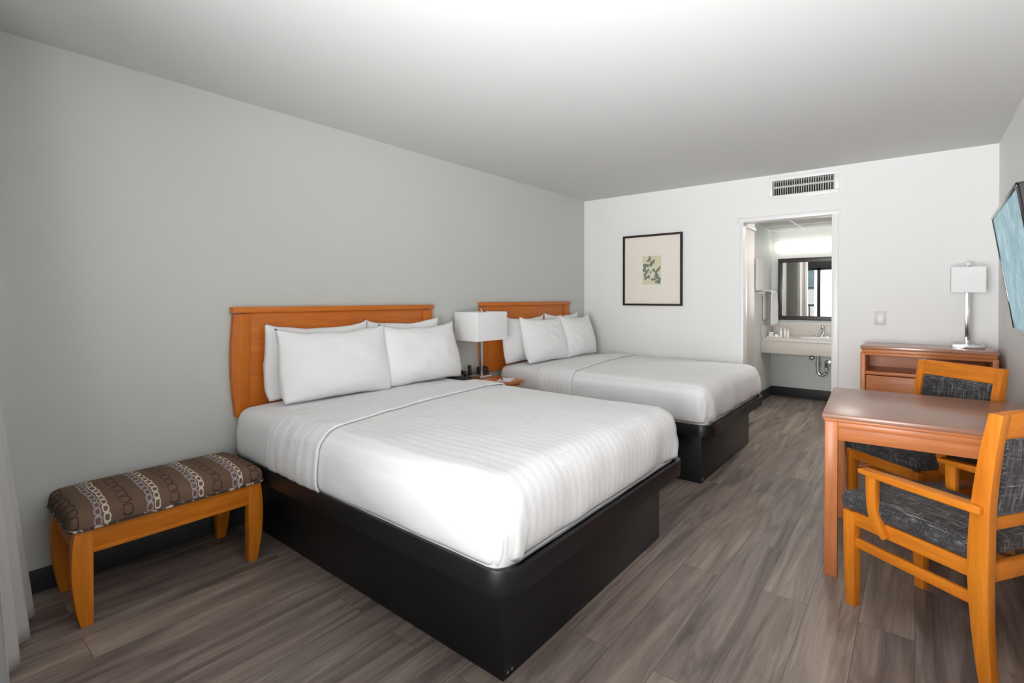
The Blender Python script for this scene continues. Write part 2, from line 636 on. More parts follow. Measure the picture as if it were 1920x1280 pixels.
def wall_panel(name, mat, axis, pos, thick, u0, u1, z0, z1, holes=()):
    """wall slab at axis=pos (room face) to pos+thick, with rectangular holes (u0,u1,z0,z1)"""
    b = bmesh.new()
    us = sorted({u0, u1, *[h[0] for h in holes], *[h[1] for h in holes]})
    zs = sorted({z0, z1, *[h[2] for h in holes], *[h[3] for h in holes]})

    def inside(u, z):
        return any(h[0] < u < h[1] and h[2] < z < h[3] for h in holes)

    def P(u, z, t):
        return (t, u, z) if axis == 'x' else (u, t, z)
    cache = {}

    def V(u, z, t):
        key = (u, z, t)
        if key not in cache:
            cache[key] = b.verts.new(P(u, z, t))
        return cache[key]
    solid = {}
    for i in range(len(us) - 1):
        for j in range(len(zs) - 1):
            solid[i, j] = not inside((us[i] + us[i + 1]) / 2, (zs[j] + zs[j + 1]) / 2)
    for (i, j), s in solid.items():
        if not s:
            continue
        a, c, d, e = us[i], us[i + 1], zs[j], zs[j + 1]
        for t in (pos, pos + thick):
            b.faces.new((V(a, d, t), V(c, d, t), V(c, e, t), V(a, e, t)))
        for (di, dj, p, q) in ((-1, 0, (a, d), (a, e)), (1, 0, (c, d), (c, e)), (0, -1, (a, d), (c, d)), (0, 1, (a, e), (c, e))):
            if not solid.get((i + di, j + dj), False):
                b.faces.new((V(*p, pos), V(*q, pos), V(*q, pos + thick), V(*p, pos + thick)))
    bmesh.ops.recalc_face_normals(b, faces=b.faces[:])
    mb = MB()
    mb.merge(b)
    return struct(mb.build(name, mat, smooth=False))


# ------------------------------------------------------------------ the room shell
BBX0, BBX1, BBY = -1.535, 0.30, 7.50                         # bathroom: left wall, right wall, back wall
DX0, DX1, DZ = -1.285, -0.567, 2.032                         # doorway to the bathroom
WT = 0.12
struct(MB().box(LX - 0.3, RX + 0.3, FY - 0.02, BBY + 0.2, -0.12, 0.0).build('floor', 'floor', smooth=False))
struct(MB().box(LX - 0.12, RX + 0.12, FY - 0.02, BY + WT, CZ, CZ + 0.12).build('ceiling', 'ceil', smooth=False))
wall_panel('wall_left', 'wall_sage', 'x', LX, -0.12, FY - 0.12, BY + WT, 0, CZ)
wall_panel('wall_right', 'wall_white', 'x', RX, 0.12, FY - 0.12, BY + WT, 0, CZ)
wall_panel('wall_back', 'wall_white', 'y', BY, WT, LX, RX, 0, CZ, [(DX0, DX1, 0, DZ), (-1.038, -0.554, 2.243, 2.382)])
wall_panel('wall_front', 'wall_white', 'y', FY, -0.12, LX, RX, 0, CZ, [(WX0, WX1, WZ0, WZ1)])
wall_panel('wall_bath_left', 'bath_paint', 'x', BBX0, -0.1, BY + WT, BBY, 0, 2.40)
wall_panel('wall_bath_right', 'bath_paint', 'x', BBX1, 0.1, BY + WT, BBY, 0, 2.40)
wall_panel('wall_bath_back', 'bath_paint', 'y', BBY, 0.1, BBX0 - 0.1, BBX1 + 0.1, 0, 2.40)
struct(MB().box(BBX0 - 0.1, BBX1 + 0.1, BY + WT, BBY + 0.1, 2.215, 2.30).build('ceiling_bath', 'ceil', smooth=False))
mb = MB()
for y in (5.75, 6.36, 6.97):
    mb.box(BBX0, BBX1, y - 0.012, y + 0.012, 2.209, 2.216)
for x in (-1.145, -0.535):
    mb.box(x - 0.012, x + 0.012, BY + WT, BBY, 2.2085, 2.2155)
mb.box(BBX0, BBX0 + 0.022, BY + WT, BBY, 2.205, 2.216).box(BBX0, BBX1, BBY - 0.022, BBY, 2.205, 2.216)
struct(mb.build('trim_1', 'trim', smooth=False))               # lay-in ceiling grid
area_light('bath_fill_lamp', (-0.65, 5.75, 2.20), (0, 0, 0), 0.55, 0.55, 17, (1.0, 0.97, 0.92))  # unseen lamp without a fixture, added to brighten the bathroom
# dark vinyl base
struct(MB().box(LX, LX + 0.008, FY, BY, 0, 0.105, 0.002).build('baseboard_left', 'base_dark'))
struct(MB().box(LX, DX0 - 0.05, BY - 0.008, BY, 0, 0.105, 0.002).box(DX1 + 0.05, RX, BY - 0.008, BY, 0, 0.105, 0.002).build('baseboard_back', 'base_dark'))
struct(MB().box(RX - 0.008, RX, FY, BY, 0, 0.105, 0.002).build('baseboard_right', 'base_dark'))
struct(MB().box(BBX0, BBX1, BBY - 0.010, BBY, 0, 0.125, 0.002).box(BBX0, BBX0 + 0.010, BY + WT, BBY, 0, 0.125, 0.002).build('baseboard_bath', 'base_dark'))
# door casing round the bathroom doorway
mb = MB()
mb.box(DX0 - 0.034, DX0 + 0.004, BY - 0.016, BY + WT + 0.01, 0, DZ - 0.004, 0.004)
mb.box(DX1 - 0.004, DX1 + 0.046, BY - 0.016, BY + WT + 0.01, 0, DZ - 0.004, 0.004)
mb.box(DX0 - 0.060, DX1 + 0.056, BY - 0.020, BY + WT + 0.01, DZ - 0.006, DZ + 0.036, 0.005)
struct(mb.build('trim_2', 'trim'))
# folded door leaf and its header track on the left of the bathroom
mb = MB().box(-1.372, -1.338, 5.26, 5.74, 0.012, 2.015, 0.003)
struct(mb.build('door_1', 'door_paint'))
struct(MB().box(-1.40, -1.325, 5.225, 5.76, 2.018, 2.05, 0.003).box(-1.40, -1.34, 5.225, 5.76, 2.05, 2.215).build('trim_3', 'trim'))
# patio door: dark frame, mullions, panes
dw = MB()
fw = 0.055
y0, y1 = FY - 0.10, FY - 0.03
dw.box(WX0, WX0 + fw, y0, y1, WZ0, WZ1, 0.003).box(WX1 - fw, WX1, y0, y1, WZ0, WZ1, 0.003)
dw.box(WX0, WX1, y0, y1, WZ1 - 0.07, WZ1, 0.003).box(WX0, WX1, y0, y1, WZ0, WZ0 + 0.06, 0.003)
for x in (-1.45, -0.66):
    dw.box(x - 0.04, x + 0.04, y0, y1, WZ0, WZ1, 0.003)
win = struct(dw.build('window_1', 'bronze_frame'))
for (a, c) in ((WX0 + fw, -1.49), (-1.41, -0.70), (-0.62, WX1 - fw)):
    MB().box(a - 0.004, c + 0.004, FY - 0.068, FY - 0.062, WZ0 + 0.055, WZ1 - 0.065).build('window_pane', 'glass', win, smooth=False)
# dark pelmet over the patio door, seen in the bathroom mirror
struct(MB().box(WX0 - 0.02, WX1 + 0.05, FY + 0.002, FY + 0.035, WZ1 - 0.01, 2.29, 0.004).build('trim_4', 'bronze_frame'))


# ------------------------------------------------------------------ beds
def wr(p, f, seed):
    return noise.noise(Vector((p.x * f + seed, p.y * f + seed * 1.7, p.z * f - seed)))


def make_bed(by0, by1, fx, dz, hx, word, seed):
    """by0/by1: plinth sides in y, fx: plinth foot"""
    cy = (by0 + by1) / 2
    ty0, ty1, tx1 = by0 - 0.11, by1 + 0.11, fx + 0.105
    hy = (ty1 - ty0) / 2
    root = thing('bed_frame', word['frame'], 'bed frame', (0, cy, 0), 0, 'black platform bed frames')
    mb = MB()
    py0, py1 = by0 - cy, by1 - cy
    mb.box(-2.99, fx, py0, py1, 0.0, 0.365, 0.002)
    base = mb.build('plinth', 'black_lam', root)
    sc = MB()
    for yy in (py0 + 0.022, py0 + 0.045):
        sc.cyl((fx - 0.001, yy, 0.022), (fx + 0.003, yy, 0.022), 0.006, seg=10)
    sc.build('screw', 'chrome', base)
    # tray with an upstanding rounded rim
    b = bmesh.new()
    out = rrect(-2.99, tx1, -hy, hy, 0.10, 10)
    inn = rrect(-2.965, tx1 - 0.022, -hy + 0.022, hy - 0.022, 0.085, 10)
    n = len(out)
    z0, zm, z1 = 0.358, 0.385, 0.437
    R = [[b.verts.new((p[0], p[1], z)) for p in pl] for pl, z in ((out, z0), (out, z1 - 0.003), ([(o[0] * 0.94 + i[0] * 0.06, o[1] * 0.94 + i[1] * 0.06) for o, i in zip(out, inn)], z1),
                                                                 ([(o[0] * 0.06 + i[0] * 0.94, o[1] * 0.06 + i[1] * 0.94) for o, i in zip(out, inn)], z1), (inn, z1 - 0.003), (inn, zm))]
    for a in range(len(R) - 1):
        for i in range(n):
            b.faces.new((R[a][i], R[a][(i + 1) % n], R[a + 1][(i + 1) % n], R[a + 1][i]))
    b.faces.new(R[0])
    b.faces.new(R[-1])
    bmesh.ops.recalc_face_normals(b, faces=b.faces[:])
    m2 = MB()
    m2.merge(b)
    m2.build('tray', 'black_lam', root, angle=50)

    # mattress in its fitted sheet
    mh = hy - 0.030
    ztop = 0.690 + dz

    def puff(p, k=1.0, ex=0.0):
        """belly of the sides, crown of the top, small creases"""
        t = max(0.0, min(1.0, (p.z - 0.39) / (ztop - 0.39)))
        belly = sin(pi * min(1, t * 1.02)) ** 0.8
        ny = max(0.0, min(1.0, (abs(p.y) - (mh - 0.10)) / 0.10))
        nx = max(0.0, min(1.0, (p.x - (tx1 - 0.05 - 0.12)) / 0.12))
        p.y += math.copysign(0.026 * belly * ny, p.y)
        p.x += 0.024 * belly * nx
        top = max(0.0, min(1.0, (p.z - (ztop - 0.09)) / 0.09))
        p.z += top * 0.022 * (1 - (abs(p.y) / (mh + 0.05)) ** 2.2)
        return p

    def f_mat(p):
        p = puff(p)
        sd = max(0.0, min(1.0, (abs(p.y) - (mh - 0.06)) / 0.06))
        w = noise.noise(Vector((p.x * 3.2 + seed, p.z * 22 + p.x * 5, seed)))
        p.y += math.copysign(0.006 * w * sd, p.y)
        p.z += 0.004 * wr(p, 5, seed) * (1 - sd)
        return p
    MBm = MB().soft(-2.962, tx1 - 0.055, -mh, mh, 0.392, ztop, 0.048, 0.025, f_mat)
    mat = MBm.build('mattress', 'sheet', None, loc=(0, cy, 0), angle=180)
    setp(mat, word['mattress'], 'mattress', 'sheeted mattresses')

    # coverlet: the same shape a little larger, open at the head and underneath
    def f_cov(p):
        e = 0.012
        p = puff(p)
        sd = max(0.0, min(1.0, (abs(p.y) - (mh - 0.08)) / 0.08))
        ft = max(0.0, min(1.0, (p.x - (tx1 - 0.16)) / 0.12))
        zz = p.z
        w1 = noise.noise(Vector((p.x * 2.2 + seed, zz * 7 + seed, 3.1)))
        w2 = noise.noise(Vector((p.y * 5.0 + seed, zz * 5, 8.4)))
        w3 = noise.noise(Vector((p.x * 6, p.y * 6, seed)))
        p.y += math.copysign((0.011 * w1 + 0.005 * w3) * sd, p.y)
        p.x += (0.010 * w2 + 0.004 * w3) * ft
        p.z += (0.005 * w3 + 0.006 * w1) * (1 - max(sd, ft))
        # gathered corner folds at the foot
        cx, cyy = tx1 - 0.10, mh - 0.08
        if p.x > cx and abs(p.y) > cyy:
            a = math.atan2(abs(p.y) - cyy, p.x - cx)
            g = sin(a * 13 + zz * 26 + seed) * 0.008 + sin(a * 5 + 1.0) * 0.009
            fall = max(0.0, min(1.0, (ztop - zz) / 0.12))
            p.x += cos(a) * g * fall
            p.y += math.copysign(sin(a) * g * fall, p.y)
            # tail of the fold hangs a little lower
        if zz < 0.44:
            hem = 0.016 * noise.noise(Vector((p.x * 2.6, p.y * 2.6, seed + 5))) + 0.012
            p.z += hem
        return p
    e = 0.011
    fold_near, fold_far = hx[0], hx[1]                  # x of the turned edge at the near and far side
    slope = (fold_far - fold_near) / 1.5
    cov = MB().soft(-2.70, tx1 - 0.055 + e, -mh - e, mh + e, 0.398, ztop + e, 0.085, 0.022, f_cov)
    no = Vector((-1.0, slope, 0)).normalized()
    cov.cut((fold_near - 0.10, -0.75, 0), no)
    cov.bm.faces.ensure_lookup_table()
    kill = [f for f in cov.bm.faces if f.normal.z < -0.75 and f.calc_center_median().z < 0.46]
    bmesh.ops.delete(cov.bm, geom=kill, context='FACES')
    co = cov.build('coverlet', 'coverlet', None, loc=(0, cy, 0), angle=180)
    sd = co.modifiers.new('thickness', 'SOLIDIFY')
    sd.thickness, sd.offset = 0.006, -1
    setp(co, word['coverlet'], 'coverlet', 'white striped coverlets')

    # turned-down band with gathered sides
    def f_band(p):
        x0 = p.x
        p = f_cov(p)
        sdd = max(0.0, min(1.0, (abs(p.y) - (mh - 0.06)) / 0.06))
        rip = sin(x0 * 2 * pi / 0.047 + 2.0 * noise.noise(Vector((x0 * 4, p.z * 3, seed))))
        p.y += math.copysign(0.0055 * rip * sdd, p.y)
        return p
    e2 = 0.026
    band = MB().soft(-2.85, -1.70, -mh - e2, mh + e2, 0.402, ztop + e2, 0.088, 0.018, f_band)
    band.cut((-2.495, 0, 0), Vector((-1, 0.02, 0)).normalized())
    band.cut((fold_near, -0.75, 0), -no)
    band.bm.faces.ensure_lookup_table()
    kill = [f for f in band.bm.faces if f.normal.z < -0.75 and f.calc_center_median().z < 0.46]
    bmesh.ops.delete(band.bm, geom=kill, context='FACES')
    bo = band.build('turned_down_fold', 'fold', co, angle=180)
    s2 = bo.modifiers.new('thickness', 'SOLIDIFY')
    s2.thickness, s2.offset = 0.010, -1
    # rolled edge along the fold
    return cy, ztop


w1 = dict(frame='black laminate platform bed frame of the near bed, screws at its foot corner',
          mattress='mattress in white fitted sheet on the near bed, beside the patterned bench',
          coverlet='white striped coverlet tucked over the near bed')
w2 = dict(frame='black laminate platform bed frame of the far bed by the bathroom doorway',
          mattress='mattress in white fitted sheet on the far bed, beside the nightstand',
          coverlet='white striped coverlet tucked over the far bed')
B1 = make_bed(1.298, 2.625, -1.088, 0.0, (-2.055, -2.25), w1, 1.3)
B2 = make_bed(3.571, 4.858, -1.175, 0.0, (-2.17, -2.32), w2, 6.1)


def make_headboard(y0, y1, z0, z1, label):
    cy = (y0 + y1) / 2
    h = (y1 - y0) / 2
    r = thing('headboard', label, 'headboard', (LX, cy, 0), 0, 'wooden headboards on the sage wall')
    zc = z1 - 0.034
    MB().box(0.002, 0.030, -h + 0.075, h - 0.075, z0, zc, 0.002).build('panel', 'head_y', r)
    for s in (-1, 1):
        n = 14
        pts = []
        for i in range(n + 1):
            t = i / n
            z = z0 + (zc - 0.006 - z0) * t
            bow = 0.012 * sin(pi * min(1, t * 1.05) ** 0.9) - 0.018 * (1 - t) ** 2 - 0.006 * t ** 4
            pts.append((s * (h - 0.004 + bow), z))
        pts += [(s * (h - 0.105), zc - 0.006), (s * (h - 0.090), z0)]
        MB().prism(pts, 'x', 0.002, 0.040, 0.003).build('side_stile', 'head_z', r)
    MB().box(0.002, 0.050, -h, h, zc, z1, 0.005).build('cap_rail', 'head_y', r)
    return r


make_headboard(1.197, 2.703, 0.630, 1.256, 'wide honey wood headboard with bowed sides behind the near bed')
make_headboard(3.262, 4.722, 0.640, 1.272, 'honey wood headboard behind the far bed, partly hidden by the lamp')


# ------------------------------------------------------------------ pillows
def make_pillow(w, h, t, loc, lean, rz, label, seed, group):
    """standing pillow: width along local y, height along local z, thickness along local x; origin at the bottom edge"""
    b = bmesh.new()
    NU, NV = 44, 32
    fr, bk = [], []
    for i in range(NU + 1):
        rf, rb = [], []
        for j in range(NV + 1):
            u, v = -1 + 2 * i / NU, -1 + 2 * j / NV
            pu = u * (1 - (0.075 * max(0.0, v) ** 0.7 - 0.020) * (1 - v * v) * abs(u) ** 3 - 0.05 * max(0.0, -v - 0.6) ** 2 * abs(u) ** 6 * 5)
            pv = v * (1 - 0.13 * (1 - u * u) ** 0.8 * abs(v) ** 3 * (1.0 if v > 0 else 0.35))
            th = (max(0, 1 - abs(u) ** 2.6) ** 0.66) * (max(0, 1 - abs(v) ** 2.4) ** 0.66) + 0.035 * (1 - abs(u) ** 8) * (1 - abs(v) ** 8)
            th *= 1.0 + 0.22 * (-v)
            n1 = noise.noise(Vector((u * 1.7 + seed, v * 1.7, seed)))
            n2 = noise.noise(Vector((u * 4 + seed, v * 4, seed * 2)))
            cr = noise.noise(Vector((u * 6 + v * 7, seed * 3, u * 1.2)))
            d = t / 2 * th * (1 + 0.10 * n1) + 0.009 * n2 * th + 0.007 * cr * th * (0.4 + max(0, v + 0.2))
            edge = abs(u) > 0.9999 or abs(v) > 0.9999
            Y = pu * w / 2 + 0.010 * n1 * abs(v)
            Z = h / 2 + pv * h / 2 + 0.014 * max(0.0, v) ** 2 * abs(u) ** 5 + 0.008 * noise.noise(Vector((u * 2.5, seed, v)))
            bend = 0.02 * (v * v) * (1 if v > 0 else 0.4)
            A = b.verts.new((d + bend, Y, Z))
            rf.append(A)
            rb.append(A if edge else b.verts.new((-0.6 * d + bend, Y, Z)))
        fr.append(rf)
        bk.append(rb)
    for i in range(NU):
        for j in range(NV):
            b.faces.new((fr[i][j], fr[i + 1][j], fr[i + 1][j + 1], fr[i][j + 1]))
            b.faces.new((bk[i][j], bk[i][j + 1], bk[i + 1][j + 1], bk[i + 1][j]))
    bmesh.ops.recalc_face_normals(b, faces=b.faces[:])
    mb = MB()
    mb.merge(b)
    o = mb.build('pillow', 'pillow', None, angle=180)
    o.location = loc
    o.rotation_euler = (0, -lean, rz)
    return setp(o, label, 'pillow', group)


g1, g2 = 'pillows on the near bed', 'pillows on the far bed'
PZ = 0.709
make_pillow(0.69, 0.440, 0.13, (-2.893, 1.690, PZ), 0.10, -0.04, 'white back pillow on near bed, half hidden, nearest the bench', 2.1, g1)
make_pillow(0.68, 0.445, 0.13, (-2.893, 2.345, PZ), 0.10, -0.02, 'white back pillow on near bed, only its top showing, nearest the lamp', 3.7, g1)
make_pillow(0.71, 0.425, 0.205, (-2.715, 1.712, PZ), 0.26, -0.07, 'large white front pillow on near bed, nearest the bench', 5.3, g1)
make_pillow(0.71, 0.42, 0.205, (-2.725, 2.405, PZ), 0.26, 0.02, 'white front pillow on near bed, nearest the lamp', 8.9, g1)
make_pillow(0.64, 0.43, 0.15, (-2.890, 3.79, PZ), 0.10, 0.0, 'white back pillow on far bed, beside the boxy lamp shade', 12.2, g2)
make_pillow(0.64, 0.445, 0.13, (-2.893, 4.45, PZ), 0.10, 0.0, 'white back pillow on far bed, just its corner above the front pillows', 14.4, g2)
make_pillow(0.66, 0.43, 0.205, (-2.715, 3.92, PZ), 0.26, -0.03, 'large white front pillow on far bed, next to the boxy lamp shade', 16.0, g2)
make_pillow(0.66, 0.43, 0.205, (-2.715, 4.515, PZ), 0.26, 0.05, 'white front pillow on far bed, nearest the picture wall', 19.5, g2)


# ------------------------------------------------------------------ bench
def make_bench():
    r = thing('bench', 'low honey wood bench with brown chain-patterned cushion beside the near bed', 'bench', (-2.775, 0.800, 0), 0)
    hx, hy = 0.215, 0.362
    for sx in (-1, 1):
        for sy in (-1, 1):
            n = 14
            pts = []
            for i in range(n + 1):
                t = i / n
                z = 0.388 * t
                o = hy + 0.012 * sin(pi * t) ** 0.8 * (1 if t > 0.2 else 1) - 0.022 * (1 - t) ** 2 - 0.006 * t ** 3
                pts.append((sy * o, z))
            pts += [(sy * (hy - 0.062), 0.388), (sy * (hy - 0.062), 0.0)]
            xa, xb = sx * hx, sx * (hx - 0.05)
            MB().prism(pts, 'x', min(xa, xb), max(xa, xb), 0.003).build('leg', 'wood_z', r)
    for sx in (-1, 1):
        mb = MB().box(min(sx * (hx - 0.008), sx * (hx - 0.03)), max(sx * (hx - 0.008), sx * (hx - 0.03)), -hy + 0.055, hy - 0.055, 0.295, 0.388, 0.002)
        mb.box(min(sx * (hx - 0.003), sx * (hx - 0.03)), max(sx * (hx - 0.003), sx * (hx - 0.03)), -hy + 0.055, hy - 0.055, 0.285, 0.301, 0.003)
        mb.build('long_rail', 'wood_y', r)
    for sy in (-1, 1):
        MB().box(-hx + 0.045, hx - 0.045, min(sy * (hy - 0.01), sy * (hy - 0.03)), max(sy * (hy - 0.01), sy * (hy - 0.03)), 0.29, 0.388, 0.002).build('end_rail', 'wood_x', r)

    def f(p):
        t = max(0.0, (p.z - 0.40) / 0.06)
        u, v = p.x / 0.230, p.y / 0.385
        p.z += 0.036 * min(1, t) * (1 - min(1, abs(u)) ** 2.6) * (1 - min(1, abs(v)) ** 6)
        return p
    cu = MB().soft(-0.226, 0.226, -0.376, 0.374, 0.350, 0.452, 0.034, 0.017, f).cut((0, 0, 0.386), (0, 0, -1)).build('cushion', 'chain', r, angle=180)
    pts = [(x, y, 0.390) for x, y in rrect(-0.226, 0.226, -0.376, 0.374, 0.034, 6)]
    MB().tube(pts, 0.0055, 8, True).build('piping', 'piping', cu)
    return r


make_bench()


# ------------------------------------------------------------------ curtain at the patio door
def make_curtain():
    b = bmesh.new()
    NS, NZ = 160, 40
    rows = []
    for j in range(NZ + 1):
        z = 0.020 + (2.36 - 0.020) * j / NZ
        d = 1 - j / NZ                                       # 1 at the hem
        row = []
        for i in range(NS + 1):
            s = i / NS
            x = -2.80 + 0.55 * s
            flare = 0.30 * d ** 0.68 * (1 - 0.45 * s)
            fold = (0.026 + 0.034 * d) * sin(2 * pi * (3.2 * s + 0.12 * noise.noise(Vector((s * 4, z * 0.8, 2)))))
            x += 0.012 * cos(2 * pi * 3.2 * s) - 0.02 * d
            y = 0.008 + flare + fold + 0.010 * noise.noise(Vector((s * 6, z * 1.5, 7)))
            row.append(b.verts.new((x, y, z)))
        rows.append(row)
    for j in range(NZ):
        for i in range(NS):
            b.faces.new((rows[j][i], rows[j][i + 1], rows[j + 1][i + 1], rows[j + 1][i]))
    mb = MB()
    mb.merge(b)
    r = thing('curtain', 'light grey floor-length curtain gathered at the left edge by the bench', 'curtain', (0, 0, 0))
    o = mb.build('curtain_panel', 'curtain', r, angle=180)
    s = o.modifiers.new('thickness', 'SOLIDIFY')
    s.thickness = 0.003
    MB().box(-2.95, 0.35, -0.05, 0.01, 2.385, 2.42, 0.004).build('curtain_track', 'white_plastic', r)
    return r


make_curtain()


# ------------------------------------------------------------------ nightstand and what stands on it
NZT = 0.635
ns = thing('nightstand', 'small cherry wood nightstand between the two beds', 'nightstand', (-2.78, 3.055, 0))
MB().box(-0.235, 0.24, -0.24, 0.24, NZT - 0.028, NZT, 0.005).build('top', 'cherry_y', ns)
MB().box(-0.22, 0.215, -0.225, 0.225, 0.07, NZT - 0.028, 0.003).build('cabinet_body', 'cherry_z', ns)
for z0, z1 in ((0.40, 0.59), (0.10, 0.385)):
    d = MB().box(0.214, 0.232, -0.212, 0.212, z0, z1, 0.003).build('drawer', 'cherry_y', ns)
    MB().tube([(0.232, -0.045, (z0 + z1) / 2), (0.25, -0.042, (z0 + z1) / 2), (0.25, 0.042, (z0 + z1) / 2), (0.232, 0.045, (z0 + z1) / 2)], 0.004, 8).build('handle', 'nickel', d)
for sx in (-0.20, 0.19):
    for sy in (-0.205, 0.205):
        MB().box(sx - 0.02, sx + 0.02, sy - 0.02, sy + 0.02, 0, 0.072, 0.002).build('foot', 'cherry_z', ns)


def shade_box(r, hx, hy, z0, z1, mat='shade'):
    t = 0.003
    mb = MB()
    o = rrect(-hx, hx, -hy, hy, 0.006, 3)
    i = rrect(-hx + t, hx - t, -hy + t, hy - t, 0.005, 3)
    b = bmesh.new()
    n = len(o)
    R = [[b.verts.new((p[0], p[1], z)) for p in pl] for pl, z in ((i, z0), (o, z0), (o, z1), (i, z1))]
    for a in range(4):
        A, B = R[a], R[(a + 1) % 4]
        for k in range(n):
            b.faces.new((A[k], A[(k + 1) % n], B[(k + 1) % n], B[k]))
    bmesh.ops.recalc_face_normals(b, faces=b.faces[:])
    mb.merge(b)
    return mb.build('lamp_shade', mat, r)


lp = thing('table_lamp', 'bedside lamp with wide white box shade on slim metal pole, on the nightstand', 'lamp', (-2.872, 3.135, NZT))
MB().box(-0.06, 0.06, -0.075, 0.075, 0.0, 0.022, 0.003).build('lamp_base', 'nickel', lp)
MB().box(-0.010, 0.010, -0.010, 0.010, 0.02, 0.565, 0.002).build('pole', 'nickel', lp)
shade_box(lp, 0.130, 0.190, 0.322, 0.558)
MB().box(-0.128, 0.128, -0.003, 0.003, 0.545, 0.551).box(-0.003, 0.003, -0.188, 0.188, 0.545, 0.551).build('shade_spider', 'nickel', lp)
MB().ball((0, 0, 0.457), 0.028, (1, 1, 1.3)).build('bulb', 'white_plastic', lp)
MB().cyl((0, 0, 0.56), (0, 0, 0.575), 0.006, seg=10).ball((0, 0, 0.578), 0.008).build('finial', 'nickel', lp)

ck = thing('alarm_clock', 'small black alarm clock with grey face beside the bedside lamp pole', 'clock', (-2.955, 3.245, NZT), 0.35)
MB().prism([(-0.035, 0), (0.04, 0), (0.03, 0.07), (-0.02, 0.08), (-0.035, 0.075)], 'y', -0.055, 0.055, 0.006, 3).build('clock_body', 'black_plastic', ck)
MB().box(0.0345, 0.0385, -0.045, 0.045, 0.018, 0.062, 0.001, mat=Matrix.Rotation(-0.14, 4, 'Y')).build('clock_face', 'clock_face', ck)

ph = thing('telephone', 'black desk telephone on the nightstand, mostly hidden behind the near bed', 'telephone', (-2.90, 2.895, NZT), 0.5)
MB().prism([(-0.09, 0), (0.09, 0), (0.085, 0.03), (-0.085, 0.055)], 'y', -0.075, 0.075, 0.006, 3).build('phone_body', 'black_plastic', ph)
hs = MB().tube([(-0.08, -0.045, 0.066), (-0.06, -0.045, 0.082), (0, -0.045, 0.086), (0.06, -0.045, 0.074), (0.08, -0.045, 0.054)], [0.022, 0.018, 0.014, 0.018, 0.022], 12)
hs.build('handset', 'black_plastic', ph)

dk = thing('charging_dock', 'little black upright dock standing just left of the bedside lamp pole', 'dock', (-2.945, 3.085, NZT), 0.2)
MB().box(-0.03, 0.03, -0.022, 0.022, 0, 0.014, 0.004, 3).build('dock_base', 'black_plastic', dk)
MB().box(-0.016, 0.006, -0.016, 0.016, 0.012, 0.105, 0.005, 3, mat=Matrix.Rotation(-0.1, 4, 'Y')).build('upright', 'black_plastic', dk)

np_ = MB().box(-0.055, 0.055, -0.08, 0.08, 0, 0.006, 0.001).build('notepad', 'paper', None, loc=(-2.625, 3.17, NZT), rot=(0, 0, 0.4))
setp(np_, 'white notepad on the front corner of the nightstand', 'notepad')
pen = MB().cyl((0, -0.065, 0.0045), (0, 0.058, 0.0045), 0.0045, seg=10).cyl((0, 0.058, 0.0045), (0, 0.07, 0.0045), 0.004, 0.001, seg=10).build('pen', 'black_plastic', None, loc=(-2.66, 3.155, NZT + 0.006), rot=(0, 0, 0.75))
setp(pen, 'black pen lying on the white notepad', 'pen')


# ------------------------------------------------------------------ dining table
def make_table():
    th = radians(3.2)
    W, D = 0.80, 0.85
    r = thing('table', 'square cherry wood table with two chairs pushed up to it', 'table', (-0.345, 2.752, 0), th)
    H = 0.765
    k = NT('glossy_table_top')
    v = k.obj((1.0, 9, 9))
    c = k.ramp(k.noise(v, 4.0, 4, 0.55, 0.6), [(0.3, (0.33, 0.155, 0.10)), (0.7, (0.40, 0.20, 0.135))])
    k.p(color=c, rough=0.30, spec=0.5, coat=0.2, coat_rough=0.25)
    MB().box(0, W, 0, D, H - 0.022, H, 0.004).build('tabletop', k.m, r)
    MB().box(0.006, W - 0.006, 0.006, D - 0.006, H - 0.034, H - 0.0225, 0.001).build('edge_moulding', 'cherry_x', r)
    i0, i1 = 0.014, 0.062
    for (x0, x1) in ((i0, i1), (W - i1, W - i0)):
        for (y0, y1) in ((i0, i1), (D - i1, D - i0)):
            MB().box(x0 - 0.004, x1, y0 - 0.004, y1, 0, H - 0.035, 0.003).build('leg', 'cherry_z', r)
    for y in (i0 + 0.004, D - i0 - 0.026):
        mb = MB().box(i1, W - i1, y, y + 0.022, 0.643, H - 0.035, 0.002)
        yy = y - 0.004 if y < 0.4 else y + 0.004
        mb.box(i1, W - i1, min(y, yy), max(y, yy) + 0.02, 0.700, H - 0.036, 0.002)
        mb.build('apron', 'cherry_x', r)
    for x in (i0 + 0.004, W - i0 - 0.026):
        MB().box(x, x + 0.022, i1, D - i1, 0.643, H - 0.035, 0.002).build('apron', 'cherry_y', r)
    return r


make_table()


# ------------------------------------------------------------------ armchairs
def post_profile(front):
    """side profile (y,z) of a rear post, front or rear edge"""
    c = [(-0.286, 0.0), (-0.270, 0.14), (-0.261, 0.30), (-0.260, 0.43), (-0.266, 0.60), (-0.285, 0.78), (-0.309, 0.925)]
    w = [0.020, 0.024, 0.029, 0.031, 0.028, 0.024, 0.020]
    return [(y + (w[i] if front else -w[i]), z) for i, (y, z) in enumerate(c)]


def smooth_poly(pts, n=4):
    out = []
    for i in range(len(pts) - 1):
        p0, p1, p2, p3 = pts[max(i - 1, 0)], pts[i], pts[i + 1], pts[min(i + 2, len(pts) - 1)]
        for k in range(n):
            t = k / n
            out.append(tuple(0.5 * (2 * p1[a] + (p2[a] - p0[a]) * t + (2 * p0[a] - 5 * p1[a] + 4 * p2[a] - p3[a]) * t * t + (3 * p1[a] - p0[a] - 3 * p2[a] + p3[a]) * t ** 3) for a in (0, 1)))
    out.append(pts[-1])
    return out


